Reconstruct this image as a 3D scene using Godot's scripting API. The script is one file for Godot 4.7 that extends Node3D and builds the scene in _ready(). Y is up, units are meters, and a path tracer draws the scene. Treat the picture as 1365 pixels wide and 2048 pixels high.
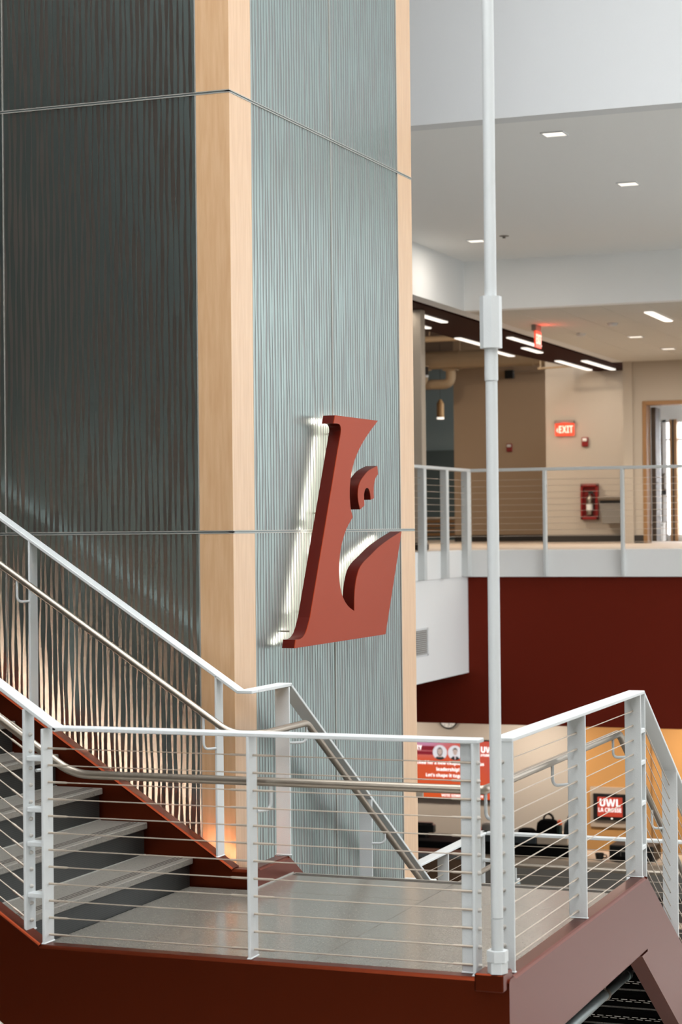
extends Node3D
# World: y up, metres. y = 0 is the stair landing; the camera stands at x = z = 0 and looks towards -z.

const LV := 1.65      # upper floor
const GR := -3.2      # ground floor
const LOW := -1.54    # lower landing
const CB := 0.102     # top of the landing beams
const RT := 1.077     # top of the guard rails over their floor
const SU := 0.645     # slope of the upper flight
const SD := 0.622     # slope of the lower flight

var used := {}
var M := {}

class MB:
	var st := SurfaceTool.new()
	func _init() -> void:
		st.begin(Mesh.PRIMITIVE_TRIANGLES)
	func _v(p: Vector3, n: Vector3, uv: Vector2) -> void:
		st.set_normal(n)
		st.set_uv(uv)
		st.add_vertex(p)
	func tri(a: Vector3, b: Vector3, c: Vector3, n: Vector3) -> void:
		if (b - a).cross(c - a).dot(n) > 0.0:
			var k := b
			b = c
			c = k
		_v(a, n, Vector2.ZERO)
		_v(b, n, Vector2.ZERO)
		_v(c, n, Vector2.ZERO)
	func quad(a: Vector3, b: Vector3, c: Vector3, d: Vector3, n: Vector3) -> void:
		tri(a, b, c, n)
		tri(a, c, d, n)
	func stri(a: Vector3, b: Vector3, c: Vector3, na: Vector3, nb: Vector3, nc: Vector3) -> void:
		if (b - a).cross(c - a).dot(na + nb + nc) > 0.0:
			_v(a, na, Vector2.ZERO)
			_v(c, nc, Vector2.ZERO)
			_v(b, nb, Vector2.ZERO)
		else:
			_v(a, na, Vector2.ZERO)
			_v(b, nb, Vector2.ZERO)
			_v(c, nc, Vector2.ZERO)
	func uvquad(a: Vector3, b: Vector3, c: Vector3, d: Vector3, n: Vector3) -> void:
		# a = top left, b = top right, c = bottom right, d = bottom left as seen from outside
		_v(a, n, Vector2(0, 0))
		_v(b, n, Vector2(1, 0))
		_v(c, n, Vector2(1, 1))
		_v(a, n, Vector2(0, 0))
		_v(c, n, Vector2(1, 1))
		_v(d, n, Vector2(0, 1))
	# box with chamfered edges, placed by t
	func tbox(t: Transform3D, size: Vector3, r := 0.0) -> MB:
		var h := size * 0.5
		r = minf(r, minf(h.x, minf(h.y, h.z)) * 0.9)
		for ax in 3:
			var b := (ax + 1) % 3
			var c := (ax + 2) % 3
			for s in [-1.0, 1.0]:
				var n := Vector3.ZERO
				n[ax] = s
				var q: Array[Vector3] = []
				for k in [[-1.0, -1.0], [1.0, -1.0], [1.0, 1.0], [-1.0, 1.0]]:
					var p := Vector3.ZERO
					p[ax] = s * h[ax]
					p[b] = k[0] * (h[b] - r)
					p[c] = k[1] * (h[c] - r)
					q.append(t * p)
				quad(q[0], q[1], q[2], q[3], (t.basis * n).normalized())
				if r > 0.0:
					for s2 in [-1.0, 1.0]:
						# edge between the faces ax and b
						var e: Array[Vector3] = []
						for w in [-1.0, 1.0]:
							var p1 := Vector3.ZERO
							p1[ax] = s * h[ax]
							p1[b] = s2 * (h[b] - r)
							p1[c] = w * (h[c] - r)
							var p2 := Vector3.ZERO
							p2[ax] = s * (h[ax] - r)
							p2[b] = s2 * h[b]
							p2[c] = w * (h[c] - r)
							e.append(t * p1)
							e.append(t * p2)
						var m := Vector3.ZERO
						m[ax] = s
						m[b] = s2
						quad(e[0], e[1], e[3], e[2], (t.basis * m).normalized())
		if r > 0.0:
			for i in [-1.0, 1.0]:
				for j in [-1.0, 1.0]:
					for k in [-1.0, 1.0]:
						var sg := Vector3(i, j, k)
						var hr := h - Vector3(r, r, r)
						tri(t * (sg * Vector3(h.x, hr.y, hr.z)), t * (sg * Vector3(hr.x, h.y, hr.z)), t * (sg * Vector3(hr.x, hr.y, h.z)), (t.basis * sg).normalized())
		return self
	func box(lo: Vector3, hi: Vector3, r := 0.0) -> MB:
		var a := Vector3(minf(lo.x, hi.x), minf(lo.y, hi.y), minf(lo.z, hi.z))
		var b := Vector3(maxf(lo.x, hi.x), maxf(lo.y, hi.y), maxf(lo.z, hi.z))
		return tbox(Transform3D(Basis(), (a + b) * 0.5), b - a, r)
	# bar of rectangular section from a to b; w across (level), h tall; long edges chamfered, ends square
	func bar(a: Vector3, b: Vector3, w: float, h: float, r := 0.0) -> MB:
		var d := (b - a).normalized()
		var side := d.cross(Vector3.UP)
		if side.length() < 0.01:
			side = Vector3.RIGHT
		side = side.normalized()
		var up := side.cross(d).normalized()
		r = maxf(r, 0.0005)
		var x := w * 0.5
		var y := h * 0.5
		var k := r * 0.42
		var poly := PackedVector2Array([Vector2(-x + r, -y), Vector2(x - r, -y), Vector2(x - k, -y + k), Vector2(x, -y + r), Vector2(x, y - r), Vector2(x - k, y - k), Vector2(x - r, y), Vector2(-x + r, y), Vector2(-x + k, y - k), Vector2(-x, y - r), Vector2(-x, -y + r), Vector2(-x + k, -y + k)])
		return prism(poly, Transform3D(Basis(side, up, d), a), a.distance_to(b))
	func tube(pts: Array, r: float, seg := 8, caps := true, radii: Array = []) -> MB:
		var n := pts.size()
		var prev: Array[Vector3] = []
		var prevn: Array[Vector3] = []
		var ref := Vector3.ZERO
		for i in n:
			var d: Vector3
			if i == 0:
				d = pts[1] - pts[0]
			elif i == n - 1:
				d = pts[n - 1] - pts[n - 2]
			else:
				d = (pts[i + 1] - pts[i]).normalized() + (pts[i] - pts[i - 1]).normalized()
			d = d.normalized()
			if i == 0:
				ref = Vector3.UP if absf(d.y) < 0.9 else Vector3.RIGHT
			ref = (ref - d * ref.dot(d)).normalized()
			var bi := d.cross(ref).normalized()
			var ring: Array[Vector3] = []
			var rn: Array[Vector3] = []
			var rr: float = radii[i] if radii.size() else r
			for k in seg:
				var a := TAU * k / seg
				var o := ref * cos(a) + bi * sin(a)
				rn.append(o)
				ring.append(pts[i] + o * rr)
			if i > 0:
				for k in seg:
					var j := (k + 1) % seg
					stri(prev[k], prev[j], ring[j], prevn[k], prevn[j], rn[j])
					stri(prev[k], ring[j], ring[k], prevn[k], rn[j], rn[k])
			if caps and (i == 0 or i == n - 1):
				for k in seg:
					tri(pts[i], ring[k], ring[(k + 1) % seg], -d if i == 0 else d)
			prev = ring
			prevn = rn
		return self
	# flat-sided prism of a polygon (u, v) -> t * (u, v, 0), thickness along t.z
	func prism(poly: PackedVector2Array, t: Transform3D, depth: float) -> MB:
		var idx := Geometry2D.triangulate_polygon(poly)
		var nz := t.basis.z.normalized()
		for i in range(0, idx.size(), 3):
			var a := poly[idx[i]]
			var b := poly[idx[i + 1]]
			var c := poly[idx[i + 2]]
			tri(t * Vector3(a.x, a.y, 0), t * Vector3(b.x, b.y, 0), t * Vector3(c.x, c.y, 0), -nz)
			tri(t * Vector3(a.x, a.y, depth), t * Vector3(b.x, b.y, depth), t * Vector3(c.x, c.y, depth), nz)
		var ccw := not Geometry2D.is_polygon_clockwise(poly)
		for i in poly.size():
			var a := poly[i]
			var b := poly[(i + 1) % poly.size()]
			var e := b - a
			if e.length() < 1e-6:
				continue
			var o := Vector2(e.y, -e.x) * (1.0 if ccw else -1.0)
			quad(t * Vector3(a.x, a.y, 0), t * Vector3(b.x, b.y, 0), t * Vector3(b.x, b.y, depth), t * Vector3(a.x, a.y, depth), (t.basis * Vector3(o.x, o.y, 0)).normalized())
		return self
	# profile of (radius, height) turned about the y axis at c
	func lathe(prof: Array, c: Vector3, seg := 20) -> MB:
		for i in prof.size() - 1:
			var p: Vector2 = prof[i]
			var q: Vector2 = prof[i + 1]
			var e := q - p
			if e.length() < 1e-6:
				continue
			var nn := Vector2(e.y, -e.x).normalized()
			for k in seg:
				var a := TAU * k / seg
				var b := TAU * (k + 1) / seg
				var da := Vector3(cos(a), 0, sin(a))
				var db := Vector3(cos(b), 0, sin(b))
				var na := da * nn.x + Vector3.UP * nn.y
				var nb := db * nn.x + Vector3.UP * nn.y
				var A := c + da * p.x + Vector3.UP * p.y
				var B := c + db * p.x + Vector3.UP * p.y
				var C := c + db * q.x + Vector3.UP * q.y
				var D := c + da * q.x + Vector3.UP * q.y
				if p.x > 1e-6:
					stri(A, B, C, na, nb, nb)
				if q.x > 1e-6:
					stri(A, C, D, na, nb, na)
		return self
	func done() -> ArrayMesh:
		return st.commit()

# ---- naming and placing ---------------------------------------------------------------------------------------
func numbered(n: String) -> String:
	var k: int = used.get(n, 0)
	used[n] = k + 1
	return n if k == 0 else "%s_%03d" % [n, k]

func thing(called: String, label: String, category: String, at: Vector3, group := "") -> Node3D:
	var o := Node3D.new()
	o.name = numbered(called)
	add_child(o)
	o.position = at
	o.set_meta("label", label)
	o.set_meta("category", category)
	if group:
		o.set_meta("group", group)
	return o

func part(called: String, mb, m: Material, parent: Node3D, label := "") -> MeshInstance3D:
	var o := MeshInstance3D.new()
	o.name = called
	o.mesh = mb.done() if mb is MB else mb
	o.material_override = m
	o.cast_shadow = GeometryInstance3D.SHADOW_CASTING_SETTING_ON
	parent.add_child(o, true)
	if parent.get_parent() == self and not parent is MeshInstance3D:
		o.position = -parent.position      # meshes are given in world coordinates
	if label:
		o.set_meta("label", label)
	return o

func single(called: String, mb: MB, m: Material, label: String, category: String, group := "") -> MeshInstance3D:
	var o := MeshInstance3D.new()
	o.name = numbered(called)
	o.mesh = mb.done()
	o.material_override = m
	add_child(o)
	o.set_meta("label", label)
	o.set_meta("category", category)
	if group:
		o.set_meta("group", group)
	return o

func struct(called: String, mb: MB, m: Material, label: String, category := "wall") -> MeshInstance3D:
	var o := single(called, mb, m, label, category)
	o.set_meta("kind", "structure")
	return o

func copy(o: Node3D, at: Vector3, label: String) -> Node3D:
	var c: Node3D = o.duplicate()
	c.name = numbered(String(o.name).trim_suffix("_001"))
	add_child(c)
	c.position = at
	c.set_meta("label", label)
	return c

func words(text: String, size: float, at: Vector3, yaw: float, m: Material, parent: Node3D, called := "lettering", wide := 1.0, bold := true, depth := 0.006) -> MeshInstance3D:
	var f := SystemFont.new()
	f.font_names = PackedStringArray(["Droid Sans"])
	if bold:
		f.font_weight = 700
	var tm := TextMesh.new()
	tm.text = text
	tm.font = f
	tm.font_size = 48
	tm.pixel_size = size / 48.0
	tm.depth = depth
	tm.curve_step = 4.0
	var o := MeshInstance3D.new()
	o.name = called
	o.mesh = tm
	o.material_override = m
	parent.add_child(o, true)
	o.position = at - parent.position
	o.rotation.y = yaw
	o.scale = Vector3(wide, 1, 1)
	return o

# rounds the corners of a polyline
func fillet(p: Array, r: float, steps := 6) -> Array:
	var out := [p[0]]
	for i in range(1, p.size() - 1):
		var a: Vector3 = p[i - 1]
		var b: Vector3 = p[i]
		var c: Vector3 = p[i + 1]
		var d1 := (a - b).normalized()
		var d2 := (c - b).normalized()
		var k := minf(r, minf(a.distance_to(b), c.distance_to(b)) * 0.45)
		for s in steps + 1:
			var t := float(s) / steps
			var q1 := b + d1 * k * (1.0 - t)
			var q2 := b + d2 * k * t
			out.append(q1.lerp(q2, t))
	out.append(p[p.size() - 1])
	return out

func V(x: float, y: float, z: float) -> Vector3:
	return Vector3(x, y, z)

func B() -> MB:
	return MB.new()

# ---- materials ------------------------------------------------------------------------------------------------
func mat(called: String, c: Color, rough := 0.6, metal := 0.0, spec := 0.5) -> StandardMaterial3D:
	var m := StandardMaterial3D.new()
	m.resource_name = called
	m.albedo_color = c
	m.roughness = rough
	m.metallic = metal
	m.metallic_specular = spec
	M[called] = m
	return m

func glow(called: String, c: Color, e: float) -> StandardMaterial3D:
	var m := mat(called, Color(c.r * 0.8, c.g * 0.8, c.b * 0.8), 0.5)
	m.emission_enabled = true
	m.emission = c
	m.emission_energy_multiplier = e
	return m

func tri_scale(m: StandardMaterial3D, s: Vector3) -> void:
	m.uv1_triplanar = true
	m.uv1_world_triplanar = true
	m.uv1_scale = s

func grain(seed_: int, freq: float, c0: Color, c1: Color, octaves := 4, size := 256, kind := FastNoiseLite.TYPE_SIMPLEX_SMOOTH) -> NoiseTexture2D:
	var n := FastNoiseLite.new()
	n.seed = seed_
	n.frequency = freq
	n.noise_type = kind
	n.fractal_octaves = octaves
	var g := Gradient.new()
	g.set_color(0, c0)
	g.set_color(1, c1)
	var t := NoiseTexture2D.new()
	t.width = size
	t.height = size
	t.seamless = true
	t.noise = n
	t.color_ramp = g
	return t

func bumps(seed_: int, freq: float, strength: float) -> NoiseTexture2D:
	var n := FastNoiseLite.new()
	n.seed = seed_
	n.frequency = freq
	n.fractal_octaves = 3
	var t := NoiseTexture2D.new()
	t.width = 256
	t.height = 256
	t.seamless = true
	t.noise = n
	t.as_normal_map = true
	t.bump_strength = strength
	return t

func terrazzo_picture(seed_: int, base: Color) -> ImageTexture:
	var rng := RandomNumberGenerator.new()
	rng.seed = seed_
	var s := 512
	var im := Image.create(s, s, false, Image.FORMAT_RGB8)
	im.fill(base)
	for i in 9000:
		var cx := rng.randi_range(0, s - 1)
		var cy := rng.randi_range(0, s - 1)
		var r := rng.randf_range(0.6, 2.4)
		var w := rng.randf()
		var k := 0.62 if w < 0.16 else (0.82 if w < 0.45 else (1.06 if w < 0.8 else 1.14))
		var col := Color(base.r * k, base.g * k * rng.randf_range(0.97, 1.02), base.b * k * rng.randf_range(0.95, 1.04)).clamp()
		for dy in range(-3, 4):
			for dx in range(-3, 4):
				if dx * dx + dy * dy * rng.randf_range(0.7, 1.3) <= r * r:
					im.set_pixel(posmod(cx + dx, s), posmod(cy + dy, s), col)
	return ImageTexture.create_from_image(im)

func make_materials() -> void:
	var p := mat("white_paint", Color(0.80, 0.815, 0.815), 0.42)
	p.normal_enabled = true
	p.normal_texture = bumps(3, 0.08, 0.6)
	tri_scale(p, Vector3(6, 6, 6))
	mat("maroon_paint", Color(0.40, 0.16, 0.082), 0.34, 0.9, 0.3)
	mat("maroon_wall", Color(0.40, 0.115, 0.052), 0.75, 0.0, 0.25)
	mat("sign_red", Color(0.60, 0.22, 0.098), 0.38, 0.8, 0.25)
	mat("steel", Color(0.64, 0.60, 0.55), 0.32, 0.9)
	mat("nut_steel", Color(0.80, 0.78, 0.75), 0.4, 0.4)
	mat("cable_steel", Color(0.74, 0.69, 0.63), 0.4, 0.6)
	mat("aluminium", Color(0.66, 0.655, 0.63), 0.45, 0.5)
	mat("painted_gap_shade", Color(0.06, 0.055, 0.05), 0.9)
	var t := mat("terrazzo", Color(0.70, 0.69, 0.665), 0.2, 0.0, 0.5)
	t.albedo_texture = terrazzo_picture(11, Color(0.62, 0.61, 0.585))
	tri_scale(t, Vector3(1.55, 1.55, 1.55))
	var t2 := mat("terrazzo_tread", Color(0.74, 0.73, 0.71), 0.38)
	t2.albedo_texture = t.albedo_texture
	tri_scale(t2, Vector3(1.55, 1.55, 1.55))
	mat("grip", Color(0.26, 0.235, 0.21), 0.85)
	var rs := mat("riser_metal", Color(0.18, 0.19, 0.182), 0.5, 0.3)
	var im := Image.create(64, 64, false, Image.FORMAT_RGB8)
	im.fill(Color(1, 1, 1))
	for y in 64:
		for x in 64:
			if (y % 8) < 3 and ((x + (4 if (y / 8) % 2 else 0)) % 8) < 5:
				im.set_pixel(x, y, Color(0.42, 0.42, 0.42))
	rs.albedo_texture = ImageTexture.create_from_image(im)
	tri_scale(rs, Vector3(12, 12, 12))
	var mp := mat("maple", Color(1, 1, 1), 0.42)
	mp.clearcoat_enabled = true
	mp.clearcoat = 1.0
	mp.clearcoat_roughness = 0.35
	mp.albedo_texture = grain(5, 0.02, Color(0.755, 0.595, 0.43), Color(0.81, 0.665, 0.51), 5)
	tri_scale(mp, Vector3(5.0, 0.45, 5.0))
	var rb := mat("ribbon_metal", Color(0.605, 0.66, 0.65), 0.28, 0.97)
	var pb := mat("panel_back", Color(0.42, 0.425, 0.42), 0.6)
	pb.clearcoat_enabled = true
	pb.clearcoat = 0.6
	pb.clearcoat_roughness = 0.3
	mat("white_wall", Color(0.84, 0.85, 0.855), 0.8)
	mat("white_wall_lightened", Color(0.93, 0.935, 0.935), 0.7)  # lighter copy of the wall white, making up for low light in its colour
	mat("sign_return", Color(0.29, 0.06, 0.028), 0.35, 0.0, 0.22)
	mat("grey_ceiling", Color(0.91, 0.915, 0.91), 0.85)
	var tl := mat("ceiling_tile", Color(1, 1, 1), 0.9)
	tl.albedo_texture = grain(21, 0.25, Color(0.76, 0.75, 0.72), Color(0.83, 0.82, 0.79), 3)
	tri_scale(tl, Vector3(3, 3, 3))
	mat("beige_wall", Color(0.70, 0.66, 0.605), 0.8)
	mat("taupe_wall", Color(0.68, 0.585, 0.48), 0.85)
	mat("orange_wall", Color(0.78, 0.575, 0.33), 0.75)
	mat("blue_wall", Color(0.50, 0.56, 0.57), 0.8)
	mat("blue_dark", Color(0.27, 0.32, 0.33), 0.7)
	var bw := mat("brown_wood", Color(1, 1, 1), 0.7, 0.0, 0.15)
	bw.albedo_texture = grain(31, 0.03, Color(0.145, 0.05, 0.03), Color(0.20, 0.075, 0.045), 4)
	tri_scale(bw, Vector3(6, 6, 0.6))
	mat("duct_paint", Color(0.66, 0.57, 0.45), 0.7)
	mat("deck", Color(0.40, 0.31, 0.23), 0.9)
	var cp := mat("dark_carpet", Color(1, 1, 1), 0.95)
	cp.albedo_texture = grain(41, 0.3, Color(0.10, 0.085, 0.07), Color(0.20, 0.17, 0.145), 3)
	tri_scale(cp, Vector3(2, 2, 2))
	var fl := mat("upper_floor", Color(1, 1, 1), 0.5)
	fl.albedo_texture = grain(43, 0.15, Color(0.60, 0.55, 0.49), Color(0.68, 0.62, 0.56), 3)
	tri_scale(fl, Vector3(2, 2, 2))
	mat("stone_floor", Color(0.82, 0.81, 0.79), 0.5)
	mat("baseboard", Color(0.17, 0.15, 0.13), 0.6)
	mat("dark_shell", Color(0.26, 0.23, 0.20), 0.85)
	mat("mid_shell", Color(0.60, 0.57, 0.53), 0.85)
	mat("door_wood", Color(0.58, 0.43, 0.27), 0.5)
	mat("door_dark", Color(0.25, 0.20, 0.15), 0.5)
	mat("black", Color(0.06, 0.057, 0.055), 0.5)
	mat("soft_black", Color(0.075, 0.07, 0.066), 0.9, 0.0, 0.1)
	mat("grey_panel", Color(0.50, 0.48, 0.45), 0.6)
	mat("stone_pale", Color(0.74, 0.67, 0.59), 0.35)
	mat("stone_dark", Color(0.24, 0.26, 0.27), 0.3)
	mat("pink_band", Color(0.66, 0.46, 0.38), 0.6)
	mat("blue_band", Color(0.46, 0.47, 0.46), 0.6)
	mat("desk_wood", Color(0.42, 0.32, 0.24), 0.5)
	mat("red_gloss", Color(0.52, 0.06, 0.045), 0.4)
	mat("clear_white", Color(0.9, 0.9, 0.88), 0.3)
	mat("bottle_green", Color(0.10, 0.17, 0.15), 0.4)
	mat("cap_orange", Color(0.95, 0.36, 0.08), 0.5)
	mat("dark_teal", Color(0.12, 0.16, 0.17), 0.8)
	mat("pipe_grey", Color(0.50, 0.54, 0.54), 0.42, 0.6)
	mat("pendant_tan", Color(0.78, 0.62, 0.42), 0.6)
	var g := mat("pane", Color(0.95, 0.98, 1.0, 0.06), 0.02)
	g.transparency = BaseMaterial3D.TRANSPARENCY_ALPHA
	var gt := mat("pane_tinted", Color(0.42, 0.46, 0.48, 0.32), 0.02)
	gt.transparency = BaseMaterial3D.TRANSPARENCY_ALPHA
	var ps := mat("panel_screen", Color(0.17, 0.14, 0.115), 0.6)
	ps.backlight_enabled = true
	ps.backlight = Color(0.95, 0.95, 0.95)
	glow("lamp_white", Color(1.0, 0.96, 0.90), 0.75)
	glow("lamp_cool", Color(1.0, 0.97, 0.93), 0.75)
	glow("exit_red", Color(1.0, 0.30, 0.19), 0.5)
	glow("exit_letters", Color(1.0, 0.82, 0.74), 0.75)
	glow("screen_white", Color(1.0, 0.97, 0.97), 0.52)
	glow("led_warm", Color(1.0, 0.86, 0.72), 0.9)
	glow("led_halo", Color(1.0, 0.95, 0.88), 0.9)

# ---- lamps ----------------------------------------------------------------------------------------------------
func area(at: Vector3, basis: Basis, size: Vector2, c: Color, e: float, parent: Node3D) -> void:
	var l := AreaLight3D.new()
	l.name = "light"
	l.area_size = size
	l.light_color = c
	l.light_energy = e
	l.area_range = 40.0
	l.area_attenuation = 2.0
	l.shadow_enabled = true
	parent.add_child(l, true)
	l.transform = Transform3D(basis, at - parent.position)

func down() -> Basis:      # -z of the light points to the floor
	return Basis(Vector3.RIGHT, -PI / 2)

func downlight(at: Vector3, s: float, label: String, e: float, c: Color, group: String) -> void:
	var o := thing("ceiling_downlight", label, "downlight", at, group)
	var fr := B()
	for k in [-1.0, 1.0]:
		fr.box(at + V(k * s * 0.5, -0.012, -s * 0.56), at + V(k * s * 0.56, 0.0, s * 0.56))
		fr.box(at + V(-s * 0.5, -0.012, k * s * 0.5), at + V(s * 0.5, 0.0, k * s * 0.56))
	part("frame", fr, M.white_wall, o)
	part("lamp_diffuser", B().box(at + V(-s * 0.5, -0.006, -s * 0.5), at + V(s * 0.5, -0.001, s * 0.5)), M.lamp_white, o)
	area(at + V(0, -0.02, 0), down(), Vector2(s, s), c, e, o)

func linear_light(x: float, z0: float, z1: float, y: float, w: float, label: String, e: float, group: String) -> void:
	var c := V(x, y, (z0 + z1) * 0.5)
	var o := thing("linear_light", label, "ceiling light", c, group)
	var poly := PackedVector2Array()
	var h := absf(z1 - z0) * 0.5 - w * 0.5
	for k in 9:
		var a := PI * k / 8.0
		poly.append(Vector2(cos(a) * w * 0.5, h + sin(a) * w * 0.5))
	for k in 9:
		var a := PI + PI * k / 8.0
		poly.append(Vector2(cos(a) * w * 0.5, -h + sin(a) * w * 0.5))
	var t := Transform3D(Basis(Vector3.RIGHT, Vector3(0, 0, 1), Vector3.DOWN), c)
	part("housing", B().prism(poly, t.translated_local(V(0, 0, -0.012)), 0.012), M.white_wall, o)
	part("lamp_diffuser", B().prism(poly, t, 0.012), M.lamp_cool, o)
	area(c + V(0, -0.02, 0), down(), Vector2(w, h * 2), Color(1.0, 0.955, 0.9), e, o)

# ---- stairs and guards ----------------------------------------------------------------------------------------
func plate(c: Vector3, wide: Vector3, y0: float, y1: float) -> MB:
	# flat post plate with a small welded foot
	var b := B().box(c + V(0, y0, 0) - wide * 0.5, c + V(0, y1, 0) + wide * 0.5, 0.002)
	b.box(c + V(0, y0 - 0.001, 0) - wide * 0.5 - V(0.004, 0, 0.004), c + V(0, y0 + 0.007, 0) + wide * 0.5 + V(0.004, 0, 0.004), 0.003)
	return b

func nuts(c: Vector3, off: Vector3, ys: Array, parent: Node3D) -> void:
	for y in ys:
		var p := c + V(0, y, 0) + off
		var d := off.normalized()
		part("cable_nut", B().tube([p - d * 0.004, p + d * 0.004, p + d * 0.010, p + d * 0.0145], 0.01, 8, true, [0.0085, 0.0095, 0.008, 0.003]), M.nut_steel, parent)

func cable(a: Vector3, b: Vector3, parent: Node3D, ends := true) -> void:
	var d := (b - a).normalized()
	var m := B()
	if ends:
		m.tube([a, a + d * 0.09, a + d * 0.10, b - d * 0.10, b - d * 0.09, b], 0.003, 7, true, [0.0052, 0.0052, 0.0026, 0.0026, 0.0052, 0.0052])
	else:
		m.tube([a, b], 0.0026, 6)
	part("cable", m, M.cable_steel, parent)

func bracket(post: Vector3, rail: Vector3, parent: Node3D) -> void:
	# J-shaped bracket from a post to the underside of the handrail
	var foot := Vector3(rail.x, post.y, rail.z)
	part("bracket", B().tube(fillet([post, foot, rail], 0.035), 0.0075, 8), M.white_paint, parent)

func step_side(st0: Vector2, run: float, rise: float, n: int) -> Array:
	var out := []
	for i in n:
		out.append(Vector2(st0.x + run * i, st0.y + rise * i))
	return out

func build_landing() -> void:
	var o := thing("stair_landing", "maroon steel stair landing with a grey terrazzo floor beside the striped tower", "landing", V(-3.4, -0.3, -9.2))
	part("front_beam", B().bar(V(-4.535, CB / 2 - 0.145, -7.945), V(-2.345, CB / 2 - 0.145, -7.945), 0.09, CB + 0.29, 0.014), M.maroon_paint, o)
	part("side_beam", B().bar(V(-2.39, CB / 2 - 0.145, -10.46), V(-2.39, CB / 2 - 0.145, -7.9895), 0.09, CB + 0.29, 0.014), M.maroon_paint, o)
	part("rear_beam", B().bar(V(-4.535, CB / 2 - 0.145, -10.045), V(-4.405, CB / 2 - 0.145, -10.045), 0.09, CB + 0.29, 0.014), M.maroon_paint, o)
	part("stub_beam", B().bar(V(-4.45, CB / 2 - 0.145, -10.50), V(-4.45, CB / 2 - 0.145, -10.0895), 0.09, CB + 0.29, 0.014), M.maroon_paint, o)
	part("corner_block", B().box(V(-2.475, 0.06, -7.97), V(-2.352, 0.135, -7.835), 0.006), M.maroon_paint, o)
	var g := 0.002
	var xs := [-4.779, -3.425, -2.435]
	var zs := [-7.99, -9.0, -9.972, -10.53]
	for i in 2:
		for j in 3:
			var x0: float = xs[i]
			if j == 2 and i == 0:
				x0 = -4.405
			part("terrazzo_slab", B().box(V(x0 + g, -0.05, zs[j + 1] + g), V(xs[i + 1] - g, 0.0, zs[j] - g), 0.001), M.terrazzo, o)
	part("nosing_slab", B().box(V(-4.403, -0.05, -10.575), V(-2.437, 0.0, -10.532), 0.004), M.terrazzo_tread, o)
	for k in 3:
		part("grip_strip", B().box(V(-4.38, -0.001, -10.485 - 0.022 * k), V(-2.46, 0.0012, -10.495 - 0.022 * k)), M.grip, o)
	part("deck_plate", B().box(V(-4.76, -0.20, -10.5), V(-2.44, -0.055, -7.99)), M.black, o)
	part("curb_trim", B().box(V(-4.405, 0.0, -10.55), V(-4.399, 0.006, -10.0)), M.aluminium, o)

func build_upper_flight() -> void:
	var o := thing("stair_flight", "upper stair flight with grey terrazzo treads rising beside the dark striped panels", "stairs", V(-5.9, 0.0, -9.0))
	for side in 2:
		var zf := -7.90 if side == 0 else -10.0
		var poly := PackedVector2Array([Vector2(-4.535, CB), Vector2(-7.2, CB + SU * 2.665), Vector2(-7.2, -0.29 + SU * 2.52), Vector2(-4.68, -0.29), Vector2(-4.535, -0.29)])
		var m := B().prism(poly, Transform3D(Basis(), V(0, 0, zf - 0.09)), 0.09)
		part("stringer", m, M.maroon_paint, o)
		# rounded lip along the top edge
		part("stringer_lip", B().bar(V(-4.535, CB - 0.004, zf - 0.045), V(-7.2, CB - 0.004 + SU * 2.665, zf - 0.045), 0.094, 0.022, 0.009), M.maroon_paint, o)
	for i in 9:
		var x := -4.761 - 0.277 * i
		var y := 0.158 + 0.18 * i
		var tr := part("tread", B().box(V(x - 0.31, y - 0.036, -9.985), V(x, y, -8.005), 0.004), M.terrazzo_tread, o)
		for k in 3:
			part("grip_strip", B().box(V(x - 0.052 - 0.02 * k, y - 0.001, -9.95), V(x - 0.043 - 0.02 * k, y + 0.0012, -8.03)), M.grip, tr)
		part("riser", B().box(V(x - 0.035, y - 0.185, -9.985), V(x - 0.022, y - 0.036, -8.005)), M.riser_metal, o)
		part("riser_trim", B().box(V(x - 0.024, y - 0.18, -9.985), V(x - 0.012, y - 0.176 , -8.005)), M.aluminium, o)

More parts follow.
